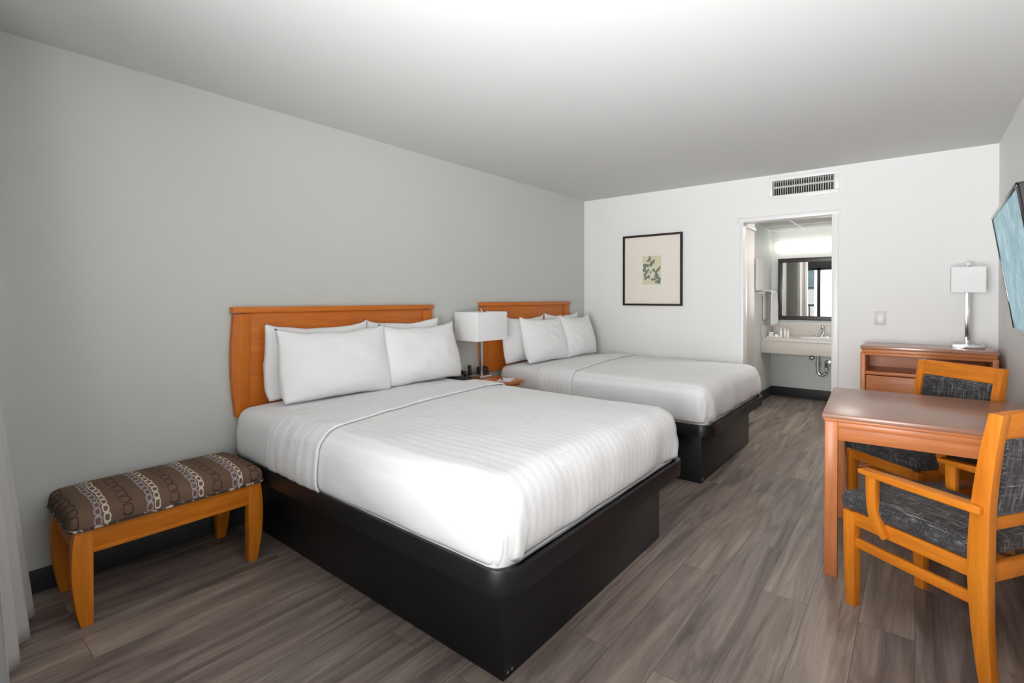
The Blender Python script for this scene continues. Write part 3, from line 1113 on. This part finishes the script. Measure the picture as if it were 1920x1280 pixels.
def make_chair(label, loc, rz):
    r = thing('armchair', label, 'chair', loc, rz, 'armchairs at the table')
    hw = 0.207
    for s in (-1, 1):
        # front leg
        pts = [(0.185, 0.0), (0.222, 0.0), (0.232, 0.20), (0.234, 0.398), (0.186, 0.398)]
        MB().prism(pts, 'x', s * hw - 0.021, s * hw + 0.021, 0.003).build('front_leg', 'wood_z', r)
        # rear post
        poly = smooth_poly(post_profile(True)) + smooth_poly(post_profile(False))[::-1]
        MB().prism(poly, 'x', s * (hw + 0.008) - 0.020, s * (hw + 0.008) + 0.020, 0.003).build('rear_post', 'wood_z', r)
        # rails and stretcher
        MB().box(s * hw - 0.013, s * hw + 0.013, -0.255, 0.19, 0.345, 0.402, 0.003).build('side_rail', 'wood_y', r)
        MB().box(s * hw - 0.010, s * hw + 0.010, -0.262, 0.192, 0.252, 0.292, 0.003).build('stretcher', 'wood_y', r)
        # arm and its curved support
        ap = [(-0.278, 0.582), (0.0, 0.580), (0.142, 0.584), (0.148, 0.592), (0.146, 0.604), (0.0, 0.608), (-0.278, 0.610)]
        xo = s * (hw + 0.026)
        MB().prism(ap, 'x', xo - 0.026, xo + 0.026, 0.005, 3).build('arm', 'wood_y', r)
        sp = smooth_poly([(0.054, 0.345), (0.100, 0.40), (0.118, 0.47), (0.122, 0.590)]) + smooth_poly([(0.080, 0.590), (0.080, 0.47), (0.062, 0.41), (0.038, 0.356)])
        MB().prism(sp, 'x', xo - 0.014, xo + 0.014, 0.003).build('arm_support', 'wood_z', r)
    MB().box(-hw + 0.02, hw - 0.02, 0.196, 0.222, 0.345, 0.402, 0.003).build('front_rail', 'wood_x', r)
    MB().box(-hw + 0.02, hw - 0.02, -0.278, -0.254, 0.345, 0.405, 0.003).build('rear_rail', 'wood_x', r)
    # back: top rail, lower rail, padded panel, all leaning with the posts
    lean = Matrix.Translation((0, -0.298, 0.86)) @ Matrix.Rotation(0.165, 4, 'X') @ Matrix.Translation((0, 0.298, -0.86))
    MB().box(-hw + 0.01, hw - 0.01, -0.314, -0.282, 0.838, 0.928, 0.006, 3, mat=lean).build('top_rail', 'wood_x', r)
    lean2 = Matrix.Translation((0, -0.264, 0.545)) @ Matrix.Rotation(0.06, 4, 'X') @ Matrix.Translation((0, 0.264, -0.545))
    MB().box(-hw + 0.01, hw - 0.01, -0.278, -0.252, 0.520, 0.566, 0.004, mat=lean2).build('lower_rail', 'wood_x', r)

    def fb(p):
        u, v = p.x / 0.187, (p.z - 0.705) / 0.145
        k = (1 - min(1, abs(u)) ** 4) * (1 - min(1, abs(v)) ** 4)
        p.y += (0.014 if p.y > -0.276 else -0.010) * k
        t = (p.z - 0.705)
        p.y += -t * 0.125
        return p
    MB().soft(-0.191, 0.191, -0.300, -0.252, 0.562, 0.842, 0.018, 0.016, fb).build('backrest', 'tweed', r, angle=180)

    def fs(p):
        t = max(0.0, min(1.0, (p.z - 0.415) / 0.06))
        u, v = p.x / 0.24, (p.y - 0.015) / 0.235
        p.z += 0.022 * t * (1 - min(1, abs(u)) ** 3) * (1 - min(1, abs(v)) ** 3)
        return p
    MB().soft(-0.232, 0.232, -0.246, 0.252, 0.402, 0.474, 0.030, 0.016, fs).build('seat', 'tweed', r, angle=180)
    return r


make_chair('near wooden armchair with charcoal tweed seat, its back against the right wall', (0.077, 2.636, 0), radians(56.2))
make_chair('far wooden armchair with charcoal tweed back, between the table and the dresser', (-0.006, 3.665, 0), radians(138.6))


# ------------------------------------------------------------------ dresser with lamp
def make_dresser():
    x0, x1, y0, y1 = -0.335, 0.432, 4.655, 5.080
    cx, cy = (x0 + x1) / 2, (y0 + y1) / 2
    r = thing('dresser', 'cherry wood dresser with open top shelf against the white back wall', 'dresser', (cx, cy, 0))
    hx, hy = (x1 - x0) / 2, (y1 - y0) / 2
    H = 0.946
    k = NT('glossy_dresser_top')
    c = k.ramp(k.noise(k.obj((1.0, 9, 9)), 4.0, 4, 0.55, 0.6), [(0.3, (0.36, 0.16, 0.095)), (0.7, (0.44, 0.21, 0.13))])
    k.p(color=c, rough=0.24, spec=0.6, coat=0.3, coat_rough=0.18)
    MB().box(-hx, hx, -hy, hy, H - 0.026, H, 0.005).build('top', k.m, r)
    MB().box(-hx + 0.008, hx - 0.008, -hy + 0.010, hy, H - 0.052, H - 0.0265, 0.002).build('moulding', 'cherry_x', r)
    for s in (-1, 1):
        MB().box(min(s * hx, s * (hx - 0.032)) , max(s * hx, s * (hx - 0.032)), -hy + 0.012, hy, 0.0, H - 0.0525, 0.003).build('side_panel', 'cherry_z', r)
    MB().box(-hx + 0.03, hx - 0.03, hy - 0.012, hy - 0.002, 0.05, H - 0.053).build('back_panel', 'cherry_x', r)
    MB().box(-hx + 0.03, hx - 0.03, -hy + 0.016, hy - 0.012, 0.728, 0.752, 0.002).build('shelf', 'cherry_x', r)
    MB().box(-hx + 0.03, hx - 0.03, -hy + 0.016, -hy + 0.03, H - 0.072, H - 0.0525, 0.002).build('top_rail', 'cherry_x', r)
    MB().box(-hx + 0.03, hx - 0.03, -hy + 0.03, -hy + 0.045, 0.0, 0.07, 0.002).build('kick_board', 'cherry_x', r)
    for z0, z1 in ((0.508, 0.722), (0.292, 0.502), (0.075, 0.286)):
        d = MB().box(-hx + 0.036, hx - 0.036, -hy + 0.014, -hy + 0.036, z0, z1, 0.003).build('drawer', 'cherry_x', r)
        z = (z0 + z1) / 2
        MB().tube([(-0.055, -hy + 0.016, z), (-0.05, -hy - 0.008, z), (0.05, -hy - 0.008, z), (0.055, -hy + 0.016, z)], 0.0045, 8).build('handle', 'nickel', d)
    MB().cyl((-0.012, hy - 0.016, 0.862), (-0.012, hy - 0.010, 0.862), 0.036, seg=28, bev=0.002).build('cable_grommet', 'white_plastic', r)
    return r


make_dresser()
l2 = thing('table_lamp', 'slim chrome desk lamp with small white box shade on the dresser', 'lamp', (0.286, 4.880, 0.946))
MB().box(-0.088, 0.088, -0.075, 0.075, 0.0, 0.032, 0.003).build('lamp_base', 'chrome', l2)
for x in (-0.055, 0.05):
    MB().box(x - 0.018, x + 0.018, -0.055, -0.035, 0.0315, 0.0335, 0.0005).build('outlet', 'black_plastic', l2)
MB().box(-0.015, 0.015, -0.015, 0.015, 0.030, 0.60, 0.003).build('pole', 'chrome', l2)
shade_box(l2, 0.094, 0.060, 0.402, 0.585)
MB().box(-0.012, 0.012, -0.012, 0.012, 0.585, 0.617, 0.002).build('finial', 'white_plastic', l2)
MB().box(-0.092, 0.092, -0.003, 0.003, 0.574, 0.580).build('shade_spider', 'nickel', l2)

# ------------------------------------------------------------------ television
tv = thing('television', 'flat television tilted down on a wall arm, showing a pale blue picture', 'television', (0.318, 2.915, 1.425), 0)
tvr = Matrix.Rotation(radians(-90 - 1.3), 4, 'Z') @ Matrix.Rotation(radians(8.2), 4, 'X')
TW, TH = 0.485, 0.282
mb = MB().box(-TW, TW, 0.0, 0.040, -TH, TH, 0.006, 3, mat=tvr)
mb.box(-0.30, 0.30, 0.038, 0.062, -0.2, 0.16, 0.008, 2, mat=tvr)
mb.build('casing', 'black_plastic', tv)
bz = MB()
for a in ((-TW, TW, TH - 0.016, TH), (-TW, TW, -TH, -TH + 0.022), (-TW, -TW + 0.016, -TH, TH), (TW - 0.016, TW, -TH, TH)):
    bz.box(a[0], a[1], -0.006, 0.002, a[2], a[3], 0.002, mat=tvr)
kb = NT('glossy_black_bezel')
kb.p(color=(0.01, 0.01, 0.012), rough=0.08, spec=0.6)
bz.build('bezel', kb.m, tv)
MB().box(-TW + 0.014, TW - 0.014, -0.002, 0.001, -TH + 0.02, TH - 0.014, mat=tvr).build('screen', 'screen', tv, smooth=False)
ar = MB().box(0.03, 0.055, -0.10, 0.10, -0.10, 0.10, 0.003).box(0.05, 0.125, -0.03, 0.03, -0.03, 0.03, 0.003).box(0.122, 0.1465, -0.06, 0.06, -0.14, 0.14, 0.003)
ar.build('wall_arm', 'black_plastic', tv)

# ------------------------------------------------------------------ on the back wall
pc = thing('framed_picture', 'square dark-framed botanical print with wide cream mat on the white wall', 'picture', (-2.194, BY, 1.608))
px, pz, fwid = 0.330, 0.379, 0.021
mb = MB()
for a in ((-px, px, pz - fwid, pz), (-px, px, -pz, -pz + fwid), (-px, -px + fwid, -pz + fwid, pz - fwid), (px - fwid, px, -pz + fwid, pz - fwid)):
    mb.box(a[0], a[1], -0.030, -0.002, a[2], a[3], 0.002)
mb.build('frame', 'frame_dark', pc)
MB().box(-px + 0.018, px - 0.018, -0.016, -0.004, -pz + 0.018, pz - 0.018).build('mat_board', 'mat_board', pc, smooth=False)
pm = MB().box(-0.102, 0.102, -0.0175, -0.0155, -0.152, 0.152)
leaves = [(.38, .09, .055, .028, 80), (.30, .16, .03, .02, 20), (.50, .25, .060, .036, 60), (.61, .19, .045, .024, 75), (.42, .32, .04, .022, 160), (.15, .32, .055, .034, 15),
          (.27, .35, .045, .024, -20), (.10, .46, .050, .030, 60), (.30, .50, .035, .022, 50), (.20, .58, .050, .030, 100), (.13, .66, .035, .024, 70), (.20, .76, .045, .026, 40),
          (.33, .72, .038, .026, 95), (.44, .57, .030, .016, 60), (.62, .51, .042, .026, -50), (.84, .49, .055, .028, 50), (.93, .42, .035, .020, 70), (.74, .62, .045, .026, 110),
          (.80, .72, .055, .036, 85), (.55, .83, .035, .020, -10), (.66, .81, .040, .024, 30), (.90, .88, .060, .034, 75), (.78, .90, .040, .024, 20), (.93, .80, .035, .024, 120), (.68, .70, .03, .014, 60)]
blossoms = [(.40, .41, .026), (.46, .44, .022), (.30, .62, .022), (.24, .66, .018), (.54, .63, .030), (.50, .70, .024), (.60, .67, .022), (.62, .41, .016)]
for i, (u, w, ln, wd, an) in enumerate(leaves):
    q = []
    for j in range(14):
        a = 2 * pi * j / 14
        ex, ey = ln / 2 * cos(a) * 1.15, wd / 2 * sin(a) * (1 - 0.35 * cos(a))
        ca, sa = cos(radians(an)), sin(radians(an))
        q.append(pm.bm.verts.new((max(-0.101, min(0.101, (u - .5) * .204 + ex * ca - ey * sa)), -0.0178 - 0.00001 * i, max(-0.151, min(0.151, (.5 - w) * .304 + ex * sa + ey * ca)))))
    pm.bm.faces.new(q).material_index = 1
for i, (u, w, rr) in enumerate(blossoms):
    q = []
    for j in range(20):
        a = 2 * pi * j / 20
        k_ = rr / 2 * (1 + 0.28 * cos(5 * a + i))
        q.append(pm.bm.verts.new(((u - .5) * .204 + k_ * cos(a), -0.0182 - 0.00001 * i, (.5 - w) * .304 + k_ * sin(a))))
    pm.bm.faces.new(q).material_index = 2
pr = pm.build('print', 'print', pc, smooth=False, loc=(0.001, 0, -0.002))
pr.data.materials.append(M['leaf_ink'])
pr.data.materials.append(M['blossom_ink'])
gp = MB().box(-px + 0.018, px - 0.018, -0.0215, -0.0195, -pz + 0.018, pz - 0.018).build('glazing', 'picture_glass', pc, smooth=False)

vt = thing('air_vent', 'white rectangular air vent with vertical slats above the bathroom doorway', 'vent', (-0.796, BY, 2.312))
vx, vz = 0.240, 0.066
mb = MB()
for a in ((-vx - 0.036, vx + 0.036, vz, vz + 0.036), (-vx - 0.036, vx + 0.036, -vz - 0.030, -vz), (-vx - 0.036, -vx, -vz, vz), (vx, vx + 0.036, -vz, vz)):
    mb.box(a[0], a[1], -0.008, 0.0, a[2], a[3], 0.0015)
mb.build('frame', 'trim', vt)
for i in range(26):
    x = -vx + 2 * vx * (i + 0.5) / 26
    MB().box(-0.0012, 0.0012, -0.012, 0.012, -vz, vz, mat=Matrix.Translation((x, 0.010, 0)) @ Matrix.Rotation(0.36 if i % 3 else 0.44, 4, 'Z')).build('slat', 'grey_metal', vt, smooth=False)
MB().box(-vx, vx, 0.028, 0.034, 0.004, 0.020).build('cross_bar', 'grey_metal', vt, smooth=False)
MB().box(-vx - 0.002, vx + 0.002, 0.09, 0.10, -vz - 0.002, vz + 0.002).build('vent_shade_plate', 'void', vt, smooth=False)  # flat black plate, the dark depth behind the slats put into colour

sw = thing('switch_plate', 'small white switch and outlet plate on the wall left of the dresser lamp', 'switch', (-0.2315, BY, 1.144))
MB().box(-0.038, 0.038, -0.006, 0, -0.058, 0.058, 0.002).build('plate', 'counter', sw)
MB().box(-0.016, 0.016, -0.013, -0.004, 0.008, 0.030, 0.003).build('toggle', 'paper', sw)
MB().box(-0.017, 0.017, -0.008, -0.004, -0.034, -0.004, 0.002).build('outlet', 'grey_metal', sw)

# ------------------------------------------------------------------ bathroom
VX0, VX1, VY0, VZ = BBX0 + 0.002, BBX1 - 0.002, 6.90, 0.812
va = thing('vanity_counter', 'wall-mounted beige vanity counter with white basin in the bathroom', 'vanity', (0, 0, 0))
# counter with an oval hole for the basin
b = bmesh.new()
bcx, bcy, brx, bry = -0.90, 7.19, 0.26, 0.19
nn = 48
outp = []
for i in range(nn):
    a = 2 * pi * i / nn
    c, s_ = cos(a), sin(a)
    sx = ((VX1 - bcx) if c > 0 else (bcx - VX0)) / max(abs(c), 1e-6)
    sy = ((BBY - 0.002 - bcy) if s_ > 0 else (bcy - VY0)) / max(abs(s_), 1e-6)
    k = min(sx, sy)
    outp.append((bcx + c * k, bcy + s_ * k))
for z in (VZ - 0.035, VZ):
    pass
to = [b.verts.new((x, y, VZ)) for x, y in outp]
ti = [b.verts.new((bcx + brx * cos(2 * pi * i / nn), bcy + bry * sin(2 * pi * i / nn), VZ)) for i in range(nn)]
bo_ = [b.verts.new((x, y, VZ - 0.035)) for x, y in outp]
bi = [b.verts.new((bcx + brx * cos(2 * pi * i / nn), bcy + bry * sin(2 * pi * i / nn), VZ - 0.035)) for i in range(nn)]
for A, B in ((to, ti), (ti, bi), (bi, bo_), (bo_, to)):
    for i in range(nn):
        b.faces.new((A[i], A[(i + 1) % nn], B[(i + 1) % nn], B[i]))
bmesh.ops.recalc_face_normals(b, faces=b.faces[:])
mb = MB()
mb.merge(b)
mb.build('countertop', 'counter', va, angle=30)
MB().box(VX0, VX1, VY0 + 0.008, VY0 + 0.030, 0.622, VZ - 0.034, 0.002).build('front_apron', 'apron_beige', va)
MB().box(VX0 + 0.02, VX1, BBY - 0.022, BBY - 0.002, VZ, VZ + 0.155, 0.003).build('backsplash', 'counter', va)
MB().box(VX0, VX0 + 0.020, VY0 + 0.01, BBY - 0.002, VZ, VZ + 0.155, 0.003).build('side_splash', 'counter', va)
b = bmesh.new()
rings = []
for t in range(9):
    f_ = t / 8
    rr = 1.07 if t == 0 else (1.0 if t == 1 else (1 - ((t - 1) / 7) ** 2.2 * 0.82))
    zz = VZ + 0.008 if t <= 1 else VZ + 0.008 - 0.13 * ((t - 1) / 7) ** 0.8
    rings.append([b.verts.new((bcx + brx * rr * cos(2 * pi * i / nn), bcy + bry * rr * sin(2 * pi * i / nn), zz)) for i in range(nn)])
for t in range(8):
    for i in range(nn):
        b.faces.new((rings[t][i], rings[t][(i + 1) % nn], rings[t + 1][(i + 1) % nn], rings[t + 1][i]))
b.faces.new(rings[-1])
bmesh.ops.recalc_face_normals(b, faces=b.faces[:])
mb = MB()
mb.merge(b)
bas = mb.build('basin', 'porcelain', va, angle=60)
s = bas.modifiers.new('thickness', 'SOLIDIFY')
s.thickness = 0.006

fa = thing('faucet', 'chrome basin faucet on the bathroom vanity', 'faucet', (-0.925, 7.405, VZ))
MB().prism([(x, y) for x, y in rrect(-0.085, 0.085, -0.022, 0.022, 0.02, 5)], 'z', 0, 0.014, 0.003).build('base_plate', 'chrome', fa)
MB().tube([(0, 0, 0.01), (0, 0, 0.07), (0, -0.02, 0.10), (0, -0.07, 0.11), (0, -0.115, 0.095), (0, -0.12, 0.075)], [0.022, 0.020, 0.018, 0.015, 0.013, 0.012], 14).build('spout', 'chrome', fa)
MB().cyl((0, 0, 0.09), (0, 0.004, 0.125), 0.02, 0.024, 18).ball((0, 0.004, 0.135), 0.024, (1, 1, 0.7)).build('handle', 'chrome', fa)
for sx_ in (-1, 1):
    MB().cyl((sx_ * 0.065, 0, 0.012), (sx_ * 0.065, 0, 0.04), 0.017, 0.012, 16).build('side_knob', 'chrome', fa)

dp = thing('drain_pipe', 'dark chrome drain pipe with curved trap under the vanity', 'pipe', (-0.965, 7.30, 0))
pts = [(0, 0, 0.66), (0, 0, 0.44)] + [(0.045 - 0.045 * cos(a), 0.0, 0.40 - 0.055 * sin(a)) for a in [pi * i / 10 for i in range(11)]] + [(0.09, 0, 0.44), (0.09, 0.02, 0.475), (0.09, 0.06, 0.485), (0.09, 0.19, 0.485)]
MB().tube(pts, 0.019, 14).build('trap', 'chrome', dp)
MB().cyl((0, 0, 0.50), (0, 0, 0.46), 0.026, seg=16).build('slip_nut', 'chrome', dp)
MB().cyl((0.09, 0, 0.41), (0.09, 0, 0.445), 0.026, seg=16).build('slip_nut', 'chrome', dp)
MB().cyl((0.09, 0.17, 0.485), (0.09, 0.198, 0.485), 0.038, seg=20).build('wall_flange', 'chrome', dp)
sv = thing('shutoff_valve', 'small round chrome shutoff valve left of the drain pipe', 'valve', (-1.052, 7.46, 0.54))
MB().cyl((0, 0.04, 0), (0, 0.0, 0), 0.012, seg=12).cyl((0, 0.039, 0), (0, 0.032, 0), 0.03, seg=20).build('valve_body', 'chrome', sv)
MB().ball((0, -0.015, 0), 0.032, (1, 0.5, 1)).build('valve_handle', 'chrome', sv)
MB().tube([(0, 0.01, 0.0), (0, 0.01, 0.03), (-0.03, 0.0, 0.06), (-0.05, -0.03, 0.085)], 0.006, 8).build('supply_hose', 'chrome', sv)

mr = thing('wall_mirror', 'dark-framed wall mirror over the bathroom vanity', 'mirror', (-0.93, BBY - 0.018, 0), 0.035)
MX0, MX1, MZ0, MZ1, MF = -0.515, 0.515, 1.022, 1.835, 0.055
mb = MB()
for a in ((MX0, MX1, MZ1 - MF, MZ1), (MX0, MX1, MZ0, MZ0 + MF), (MX0, MX0 + MF, MZ0 + MF, MZ1 - MF), (MX1 - MF, MX1, MZ0 + MF, MZ1 - MF)):
    mb.box(a[0], a[1], -0.028, -0.002, a[2], a[3], 0.003)
mb.build('frame', 'mir_frame', mr)
MB().box(MX0 + 0.05, MX1 - 0.05, -0.014, -0.004, MZ0 + 0.05, MZ1 - 0.05).build('mirror_glass', 'mirror', mr, smooth=False)

bl = thing('vanity_light', 'long glowing white light bar above the bathroom mirror', 'light', (0, BBY, 1.988))
b = MB().cyl((-1.475, -0.05, 0), (-0.30, -0.05, 0), 0.076, seg=28, bev=0.03)
b.build('diffuser', 'tube', bl, angle=60)
MB().box(-1.44, -0.33, -0.012, -0.001, -0.045, 0.045, 0.002).build('back_plate', 'white_plastic', bl)

tb = thing('towel_bar', 'chrome towel bar on the bathroom left wall', 'towel bar', (BBX0, 0, 1.372))
MB().cyl((0.062, 6.50, 0), (0.062, 7.30, 0), 0.007, seg=12).build('bar', 'chrome', tb)
for y in (6.51, 7.29):
    MB().cyl((0.062, y, 0), (0.002, y, 0), 0.010, seg=12).cyl((0.008, y, 0), (0.001, y, 0), 0.022, seg=16).build('bracket', 'chrome', tb)


def make_towel(y0, y1, top, drop_f, drop_b, label, seed, depth=0.016):
    b = bmesh.new()
    NU = 24
    prof = [(depth * 1.6, -drop_f + drop_f * i / 14) for i in range(14)]
    prof += [(depth * 1.6 * cos(a), 0.012 * sin(a) + 0.0) for a in [pi * i / 8 for i in range(9)]]
    prof += [(-depth * 1.6, -drop_b * i / 10) for i in range(1, 11)]
    rows = []
    for i in range(NU + 1):
        s = i / NU
        row = []
        for j, (dx, dz) in enumerate(prof):
            k = noise.noise(Vector((s * 5 + seed, dz * 2.5, seed)))
            taper = 1 - 0.16 * math.exp(dz * 10) if dx > 0 else 0.9
            rip = 0.010 * sin(s * 2 * pi * 3 + seed) * min(1, -dz * 5)
            y = (y0 + y1) / 2 + (y1 - y0) * (s - 0.5) * taper + 0.006 * k
            row.append(b.verts.new((dx + (rip + 0.008 * k) * (1 if dx > 0 else 0.2), y, dz + (0.012 * k if dz < -0.05 else 0.004 * k))))
        rows.append(row)
    for i in range(NU):
        for j in range(len(prof) - 1):
            b.faces.new((rows[i][j], rows[i + 1][j], rows[i + 1][j + 1], rows[i][j + 1]))
    bmesh.ops.recalc_face_normals(b, faces=b.faces[:])
    mb = MB()
    mb.merge(b)
    o = mb.build('towel', 'towel', None, loc=(BBX0 + 0.062, 0, top), angle=180)
    s = o.modifiers.new('thickness', 'SOLIDIFY')
    s.thickness, s.offset = 0.012, 0
    return setp(o, label, 'towel', 'bathroom towels')


make_towel(6.96, 7.30, 1.392, 0.43, 0.36, 'white hand towel draped over the towel bar above the vanity', 3.0, 0.03)
t2 = MB().soft(-0.018, 0.018, -0.16, 0.16, -0.20, 0.20, 0.014, 0.02, lambda p: Vector((p.x + 0.004 * noise.noise(Vector((1, p.y * 9, p.z * 3))), p.y, p.z)))
o = t2.build('towel', 'towel', None, loc=(BBX0 + 0.024, 6.72, 1.595), angle=180)
setp(o, 'folded white bath towel hung flat on the wall above the towel bar', 'towel', 'bathroom towels')

# toiletries on the vanity
for i, (x, y, h_) in enumerate(((-1.345, 7.12, 0.118), (-1.302, 7.135, 0.118), (-1.262, 7.10, 0.112))):
    t = thing('toiletry_bottle', ('tiny white bottle with dark cap, first from the towel' if i == 0 else 'tiny white bottle with dark cap, middle of the three' if i == 1 else 'tiny white bottle with dark cap, nearest the faucet'), 'bottle', (x, y, VZ), 0, 'toiletry bottles on the vanity')
    MB().cyl((0, 0, 0.0), (0, 0, h_ - 0.028), 0.0155, 0.0145, 16, 0.003).build('bottle_body', 'porcelain', t)
    MB().cyl((0, 0, h_ - 0.028), (0, 0, h_), 0.009, 0.009, 14, 0.002).build('cap', 'grey_metal', t)
tr = MB().box(-0.075, 0.075, -0.05, 0.05, 0, 0.012, 0.004).build('amenity_tray', 'porcelain', None, loc=(-1.43, 7.12, VZ))
setp(tr, 'small white amenity tray on the vanity below the towel', 'tray')
for i, (dx, dy, dz, rz) in enumerate(((-0.03, 0, 0.012, 0.1), (-0.028, 0.003, 0.0375, -0.15), (0.035, -0.012, 0.012, 0.3))):
    o = MB().box(-0.026, 0.026, -0.018, 0.018, 0, 0.025, 0.005, 3).build('soap_bar', 'paper', None, loc=(-1.43 + dx, 7.12 + dy, VZ + dz), rot=(0, 0, rz))
    setp(o, ('wrapped white soap at the bottom of the stack on the amenity tray', 'wrapped white soap on top of the stack on the amenity tray', 'wrapped white soap lying alone on the amenity tray')[i], 'soap', 'wrapped soaps on the tray')

# ------------------------------------------------------------------ outside the patio door (seen in the bathroom mirror)
struct(MB().box(-4.2, 1.6, -1.75, FY - 0.12, -0.16, -0.03).build('balcony_floor', 'concrete', smooth=False))
rl = thing('balcony_railing', 'dark metal balcony railing reflected in the bathroom mirror', 'railing', (0, -1.5, 0))
MB().box(-4.1, 1.5, -0.03, 0.03, 1.09, 1.145, 0.004).build('top_rail', 'bronze_frame', rl)
MB().box(-4.1, 1.5, -0.02, 0.02, 0.06, 0.10, 0.004).build('bottom_rail', 'bronze_frame', rl)
for i in range(44):
    x = -4.05 + i * 0.128
    MB().box(x - 0.014, x + 0.014, -0.014, 0.014, -0.03 if i % 11 == 0 else 0.09, 1.10).build('baluster', 'bronze_frame', rl, smooth=False)
bd = thing('apartment_building', 'white building across the way, reflected in the bathroom mirror', 'building', (0, -9.0, -3.0))
MB().box(-7.5, 1.5, -3.0, 0.0, 0.0, 8.0).build('facade', 'facade', bd, smooth=False)
for x0 in (-6.6, -4.9, -3.05, -1.2):
    for z0 in (4.72, 1.7):
        w = MB().box(x0, x0 + 1.15, 0.0, 0.05, z0, z0 + 1.25, 0.01).build('window', 'bronze_frame', bd)
        MB().box(x0 + 0.06, x0 + 0.55, 0.05, 0.056, z0 + 0.06, z0 + 1.19).box(x0 + 0.60, x0 + 1.09, 0.05, 0.056, z0 + 0.06, z0 + 1.19).build('pane', 'bldg_glass', w, smooth=False)
struct(MB().box(-16, 10, -14, FY - 0.12, -3.2, -3.0).build('ground_outside', 'concrete', smooth=False))
